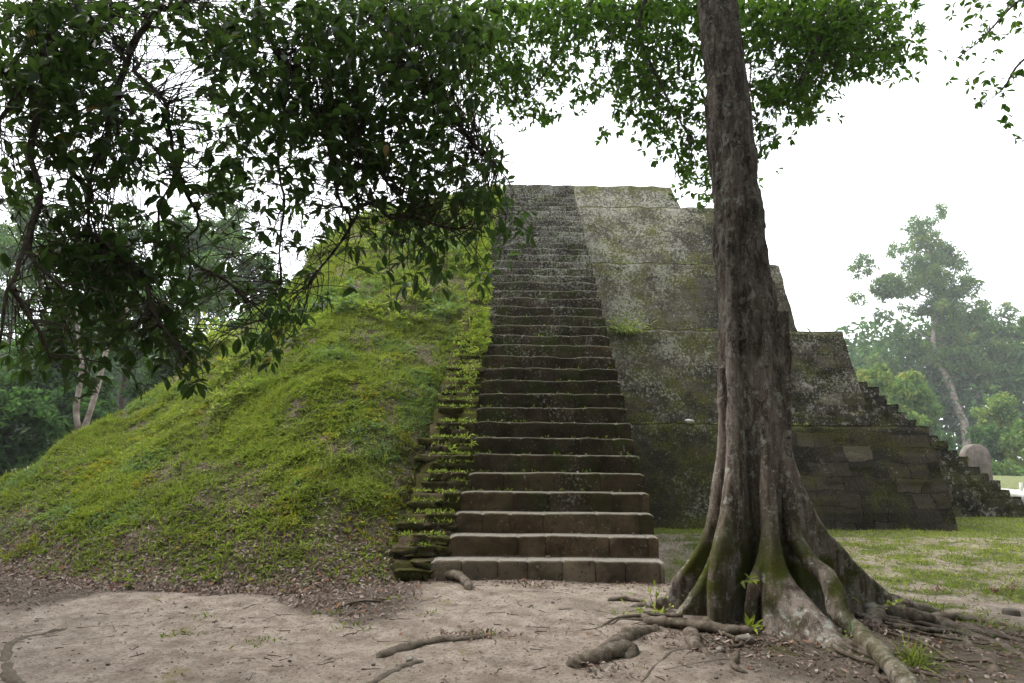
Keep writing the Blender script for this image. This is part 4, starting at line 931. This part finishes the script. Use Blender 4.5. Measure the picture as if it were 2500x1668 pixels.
# ---- sprig tree at the right edge
rtree = sub_empty('slender_tree', (10.5, 6.5, 0), 'slender tree beyond the lawn whose thin leafy sprigs droop into the top right sky', 'tree')
mb = MB(); tr2 = interp([(10.5, 6.5, -.2), (10.4, 6.6, 4), (10.0, 6.8, 8), (9.4, 7, 12)], 24); mb.tube(tr2, np.linspace(.2, .08, 24), 12, wob=.1); mb.build('trunk', M_bark, rtree)
lb = LB(); mb = MB()
PS = np.vstack([cell_points([row], c0, r0, lambda x, y: RNG.uniform(6.8, 7.6), 5.5) for r0, c0, row in MIDR if c0 >= 46])
whorls(lb, PS, 4, 8, (.06, .11), (.42, .56), lambda m: RNG.beta(2.2, 2.2, m), 'leaf')
nd = []
for pts in ([tr2[20], at(2620, -80, 7.2), at(2490, 0, 7.2), at(2430, 60, 7.2), at(2380, 110, 7.2), at(2310, 160, 7.2)], [tr2[18], at(2640, 60, 7.2), at(2500, 145, 7.2), at(2450, 215, 7.2), at(2400, 255, 7.2)], [tr2[14], at(2640, 260, 7.2), at(2520, 330, 7.2), at(2490, 350, 7.2)]):
    P = interp(pts, 24); mb.tube(P, np.linspace(.03, .004, 24), 6, wob=.1); nd.append(P)
nd = np.vstack(nd)
for p in PS: q = nd[np.argmin(np.linalg.norm(nd-p, axis=1))]; twig(mb, q, p, .0025, .05, 4)
n = 500; PU = np.c_[RNG.normal(10.4, 1.3, n), RNG.normal(6.9, 1.2, n), RNG.uniform(8, 13, n)]; u_ = PU-O3; PU = PU[(u_[:, 0]/u_[:, 1] > .9) | (u_[:, 2]/u_[:, 1] > .95)]
whorls(lb, PU, 5, 9, (.09, .14), (.42, .56), lambda m: RNG.beta(2.2, 2.2, m), 'leaf')
mb.build('branches', M_twig, rtree); lb.build('crown', M_leafM, rtree)
# ================================================================= BACKGROUND TREES
def crown_pts(blobs, per, rough=.8):
    out = []
    for (c, r, d) in blobs:
        n = int(per*d*(r[0]*r[2])*.8); ns_ = max(6, int(16+r[0]*3)); r = arr(r)
        sc_ = c+rdir(ns_)*(RNG.random((ns_, 1))**.4)*r*1.02; sr = RNG.uniform(.16, .42, ns_)*min(r[0], r[2])+.15
        w_ = sr**2; ix = RNG.choice(ns_, n, p=w_/w_.sum()); q = sc_[ix]+rdir(n)*(RNG.random((n, 1))**.5)*sr[ix][:, None]*[1.15, 1, .75]
        out.append(q)
    return np.vstack(out)
def bg_tree(name, trunk_pts, r0, r1, blobs, leaf, per, label, tint, group=None, mat=None, bark=None, cat='tree', limbs=True):
    base = arr(trunk_pts[0]); e = sub_empty(name, (base[0], base[1], 0), label, cat, group)
    mb = MB(); P = interp(trunk_pts, 22); mb.tube(P, np.linspace(r0, r1, 22), 9, wob=.12)
    if limbs:
        for (c, r, d) in blobs:
            zz = min(P[-1][2], c[2]-abs(r[2])*.3); q = P[np.argmin(np.abs(P[:, 2]-max(zz-np.linalg.norm(c[:2]-P[-1][:2])*.5, P[0][2]+.5)))]
            mb.tube(interp([q, (q+c)/2+[0, 0, -.1*r[2]], c], 9), np.linspace(r1*.5, r1*.15, 9), 5)
    mb.build('trunk', bark or M_pale, e)
    lb = LB(); Q = crown_pts(blobs, per); m = len(Q); lb.add(Q, rdir(m)+[0, 0, -.2], unit(rdir(m)*.7+[0, 0, 1]), RNG.uniform(*leaf, m), .5, np.clip(RNG.normal(tint, .13, m)+.18*fbm(Q, .5, 8, 2), 0, 1), 'small', .3)
    lb.build('crown', mat or M_leafF, e); return m
def B(px, py, rx, ry, Y, d=1.0): s = Y/FPX; return (at(px, py, Y), (rx*s, max(rx, ry)*s*.8, ry*s), d)
Y = 95
pts = [gnd(2370, 1135), at(2355, 1035, Y), at(2338, 997, Y), at(2315, 928, Y), at(2290, 885, Y), at(2278, 828, Y), at(2288, 770, Y), at(2284, 690, Y), at(2270, 600, Y)]
pts[0] = at(2362, 1120, Y)*[1, 1, 0]+[0, 0, -.1]
bl = [B(2250, 650, 52, 50, Y, .8), B(2300, 765, 60, 44, Y, .8), B(2330, 650, 40, 32, Y, .7), B(2262, 572, 48, 40, Y, .5), B(2190, 690, 50, 40, Y, .7), B(2340, 800, 60, 50, Y), B(2106, 652, 38, 28, Y, .8), B(2093, 728, 24, 20, Y, .6), B(2162, 705, 42, 34, Y), B(2209, 719, 34, 40, Y), B(2156, 765, 24, 16, Y, .7), B(2242, 545, 46, 24, Y, .45), B(2296, 525, 22, 32, Y, .45), B(2200, 608, 36, 22, Y, .7), B(2250, 590, 36, 30, Y, .8),
      B(2292, 622, 54, 42, Y), B(2282, 690, 48, 44, Y), B(2331, 705, 52, 40, Y), B(2378, 700, 26, 28, Y, .5), B(2280, 755, 44, 22, Y), B(2352, 775, 50, 34, Y), B(2395, 750, 30, 24, Y, .7), B(2300, 862, 46, 56, Y), B(2368, 850, 80, 66, Y), B(2428, 915, 58, 52, Y),
      B(2457, 760, 26, 22, Y, .8), B(2452, 808, 44, 14, Y, .8), B(2490, 815, 20, 12, Y, .8), B(2430, 800, 30, 20, Y, .8)]
print('tall', bg_tree('tall_tree', pts, .62, .2, bl, (.30, .66), 300, 'tall pale trunked tree with ragged tiers of foliage beyond the side stair', .58))
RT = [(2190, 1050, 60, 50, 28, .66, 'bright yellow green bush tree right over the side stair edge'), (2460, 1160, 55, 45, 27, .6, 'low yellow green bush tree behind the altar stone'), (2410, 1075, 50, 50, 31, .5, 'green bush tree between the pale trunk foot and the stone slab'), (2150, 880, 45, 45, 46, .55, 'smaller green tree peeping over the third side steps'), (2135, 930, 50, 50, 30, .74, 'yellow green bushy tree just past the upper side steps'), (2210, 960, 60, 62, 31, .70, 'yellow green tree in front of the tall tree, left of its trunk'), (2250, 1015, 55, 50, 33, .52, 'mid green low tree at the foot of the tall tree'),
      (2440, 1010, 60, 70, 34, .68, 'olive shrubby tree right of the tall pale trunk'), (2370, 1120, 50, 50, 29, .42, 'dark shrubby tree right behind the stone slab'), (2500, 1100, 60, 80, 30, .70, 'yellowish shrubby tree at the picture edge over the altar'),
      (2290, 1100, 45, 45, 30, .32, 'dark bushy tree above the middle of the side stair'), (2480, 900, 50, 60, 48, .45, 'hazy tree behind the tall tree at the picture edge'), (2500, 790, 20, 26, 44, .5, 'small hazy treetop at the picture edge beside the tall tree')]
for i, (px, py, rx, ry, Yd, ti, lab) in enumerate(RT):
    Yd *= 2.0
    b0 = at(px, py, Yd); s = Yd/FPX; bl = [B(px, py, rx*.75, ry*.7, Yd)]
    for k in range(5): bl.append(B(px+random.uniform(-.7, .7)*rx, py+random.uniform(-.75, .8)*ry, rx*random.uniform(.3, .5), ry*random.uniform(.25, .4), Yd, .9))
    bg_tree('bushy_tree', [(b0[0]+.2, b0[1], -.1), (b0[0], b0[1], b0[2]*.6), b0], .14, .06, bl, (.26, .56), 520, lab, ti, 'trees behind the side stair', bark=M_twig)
lb = LB(); n = 60000; P = np.c_[RNG.uniform(-95, -14, n), RNG.uniform(58, 74, n), np.zeros(n)]; top = 13+3.5*vn(P, .11, 3)+2*vn(P, .4, 4); P[:, 2] = top*RNG.random(n)**.7
lb.add(P, rdir(n), unit(rdir(n)*.7+[0, 0, 1]), RNG.uniform(.5, 1.0, n), .6, np.clip(RNG.normal(.30, .14, n)+.25*fbm(P, .2, 5, 2), 0, 1), 'small', .3)
tag(lb.build('forest_edge', M_leafF), 'continuous green forest edge standing behind the mound on the left', 'woods', kind='stuff')
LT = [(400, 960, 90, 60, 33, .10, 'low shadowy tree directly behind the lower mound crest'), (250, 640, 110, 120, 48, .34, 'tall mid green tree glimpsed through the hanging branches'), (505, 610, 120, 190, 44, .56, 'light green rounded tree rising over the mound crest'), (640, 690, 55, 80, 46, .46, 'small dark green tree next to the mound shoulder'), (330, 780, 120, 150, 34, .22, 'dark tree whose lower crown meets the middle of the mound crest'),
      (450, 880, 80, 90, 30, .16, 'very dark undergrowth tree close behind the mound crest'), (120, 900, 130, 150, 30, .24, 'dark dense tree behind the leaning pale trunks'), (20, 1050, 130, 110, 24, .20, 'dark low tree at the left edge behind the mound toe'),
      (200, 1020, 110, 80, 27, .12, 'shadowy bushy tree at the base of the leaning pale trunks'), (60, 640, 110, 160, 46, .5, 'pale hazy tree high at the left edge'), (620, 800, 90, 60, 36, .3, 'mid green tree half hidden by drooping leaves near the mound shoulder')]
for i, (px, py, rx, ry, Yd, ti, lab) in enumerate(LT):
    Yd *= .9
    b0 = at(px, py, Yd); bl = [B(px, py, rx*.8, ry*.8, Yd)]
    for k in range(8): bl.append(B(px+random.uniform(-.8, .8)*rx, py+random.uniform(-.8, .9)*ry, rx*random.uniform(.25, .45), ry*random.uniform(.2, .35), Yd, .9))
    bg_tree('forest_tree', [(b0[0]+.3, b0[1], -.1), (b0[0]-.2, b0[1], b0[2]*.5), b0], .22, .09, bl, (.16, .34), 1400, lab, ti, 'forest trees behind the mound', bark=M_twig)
for pts, lab in (([(192, 1075), (186, 1000), (200, 900), (190, 800), (180, 700)], 'upright pale bare trunk behind the mound crest, left of a pair'), ([(200, 1072), (222, 1000), (245, 920), (262, 850), (300, 780), (330, 700)], 'leaning pale bare trunk behind the mound crest, right of a pair')):
    P = [at(x, y, 22) for x, y in pts]; P = [np.array([P[0][0], 22, -.1])]+P; tip = P[-1]
    bg_tree('pale_tree', P, .12, .05, [(tip+[0, 0, .6], (1.2, 1.0, .9), .7), (tip+[.8, 0, -.3], (.8, .8, .6), .6)], (.1, .2), 260, lab, .4, 'pale leaning trees', limbs=True)
# unseen forest behind and beside the viewpoint, added to block skylight
lb = LB(); n = 46000; an = RNG.uniform(math.radians(100), math.radians(440), n); ds = RNG.uniform(0, 1, n)
a2 = RNG.uniform(-1, 1, n)*math.radians(128)+math.radians(-90)   # directions round the back
rr = 13+9*ds; P = np.c_[np.cos(a2)*rr*1.15, np.sin(a2)*rr+2.0, RNG.random(n)**.8*17]
az_ = np.abs(np.arctan2(P[:, 0], P[:, 1])); P = P[(az_ > 1.0) | (P[:, 1] < 0)]; m = len(P)
lb.add(P, rdir(m), unit(rdir(m)+[0, 0, .5]), RNG.uniform(.5, 1.1, m), .6, np.clip(RNG.normal(.2, .1, m), 0, 1), 'small', .3)
n = 9000; P = np.c_[RNG.uniform(-17, 12, n), RNG.uniform(-16, 2.2, n), RNG.uniform(7.5, 11, n)]
lb.add(P, rdir(n), unit(rdir(n)*.6+[0, 0, 1]), RNG.uniform(.3, .7, n), .6, np.clip(RNG.normal(.3, .1, n), 0, 1), 'small', .3)
tag(lb.build('sky_block_forest', M_leafF), 'unseen dense forest round the viewpoint, added to block the sky', 'woods', kind='stuff')
# far woods on the horizon
lb = LB(); n = 90000; ang = RNG.uniform(-2.0, 2.0, n); ds = RNG.uniform(115, 150, n); hh = 15+4.2*vn(np.c_[ang*30, ds*0, ds*0], 1, 3)+2.0*vn(np.c_[ang*90, ds*0, ds*0], 1, 9)
P = np.c_[np.sin(ang)*ds, np.cos(ang)*ds, hh*RNG.random(n)**.6]; lb.add(P, rdir(n), unit(rdir(n)*.7+[0, 0, 1]), RNG.uniform(.7, 1.5, n), .6, np.clip(RNG.normal(.38, .15, n)+.15*fbm(P, .15, 5, 2), 0, 1), 'small', .3)
tag(lb.build('distant_woods', M_leafF), 'hazy distant forest closing the horizon behind the pyramid', 'woods', kind='stuff')
lb = LB(); n = 24000 
c_ = np.c_[RNG.uniform(55, 120, n), RNG.uniform(95, 120, n), np.zeros(n)]; top = 22+3.2*vn(c_, .16, 3)+1.2*vn(c_, .5, 4); P = c_; P[:, 2] = top*RNG.random(n)**.5
lb.add(P, rdir(n), unit(rdir(n)*.7+[0, 0, 1]), RNG.uniform(.7, 1.5, n), .6, np.clip(RNG.normal(.38, .15, n)+.15*fbm(P, .2, 5, 2), 0, 1), 'small', .3)
tag(lb.build('wooded_rise', M_leafF), 'blue hazy treetops of the wooded rise beyond the yellow green trees', 'woods', kind='stuff')
# ================================================================= HAZE
def haze_box(x0, x1, y0, y1, z0, z1, dens):
    V = [(x, y, z) for x in (x0, x1) for y in (y0, y1) for z in (z0, z1)]
    F = [(0, 1, 3, 2), (4, 6, 7, 5), (0, 4, 5, 1), (2, 3, 7, 6), (0, 2, 6, 4), (1, 5, 7, 3)]
    m = bpy.data.materials.new('haze_air'); m.use_nodes = True; t = m.node_tree; t.nodes.clear()
    o = t.nodes.new('ShaderNodeOutputMaterial'); v = t.nodes.new('ShaderNodeVolumePrincipled'); v.inputs['Density'].default_value = dens
    v.inputs['Color'].default_value = (.96, .985, 1.0, 1); v.inputs['Anisotropy'].default_value = .2; t.links.new(v.outputs[0], o.inputs['Volume'])
    tag(mk('haze', V, np.array(F), m), 'thin morning mist hanging in the air', 'haze', kind='stuff')
haze_box(-190, 190, -190, 190, -1.5, 46, .0008)
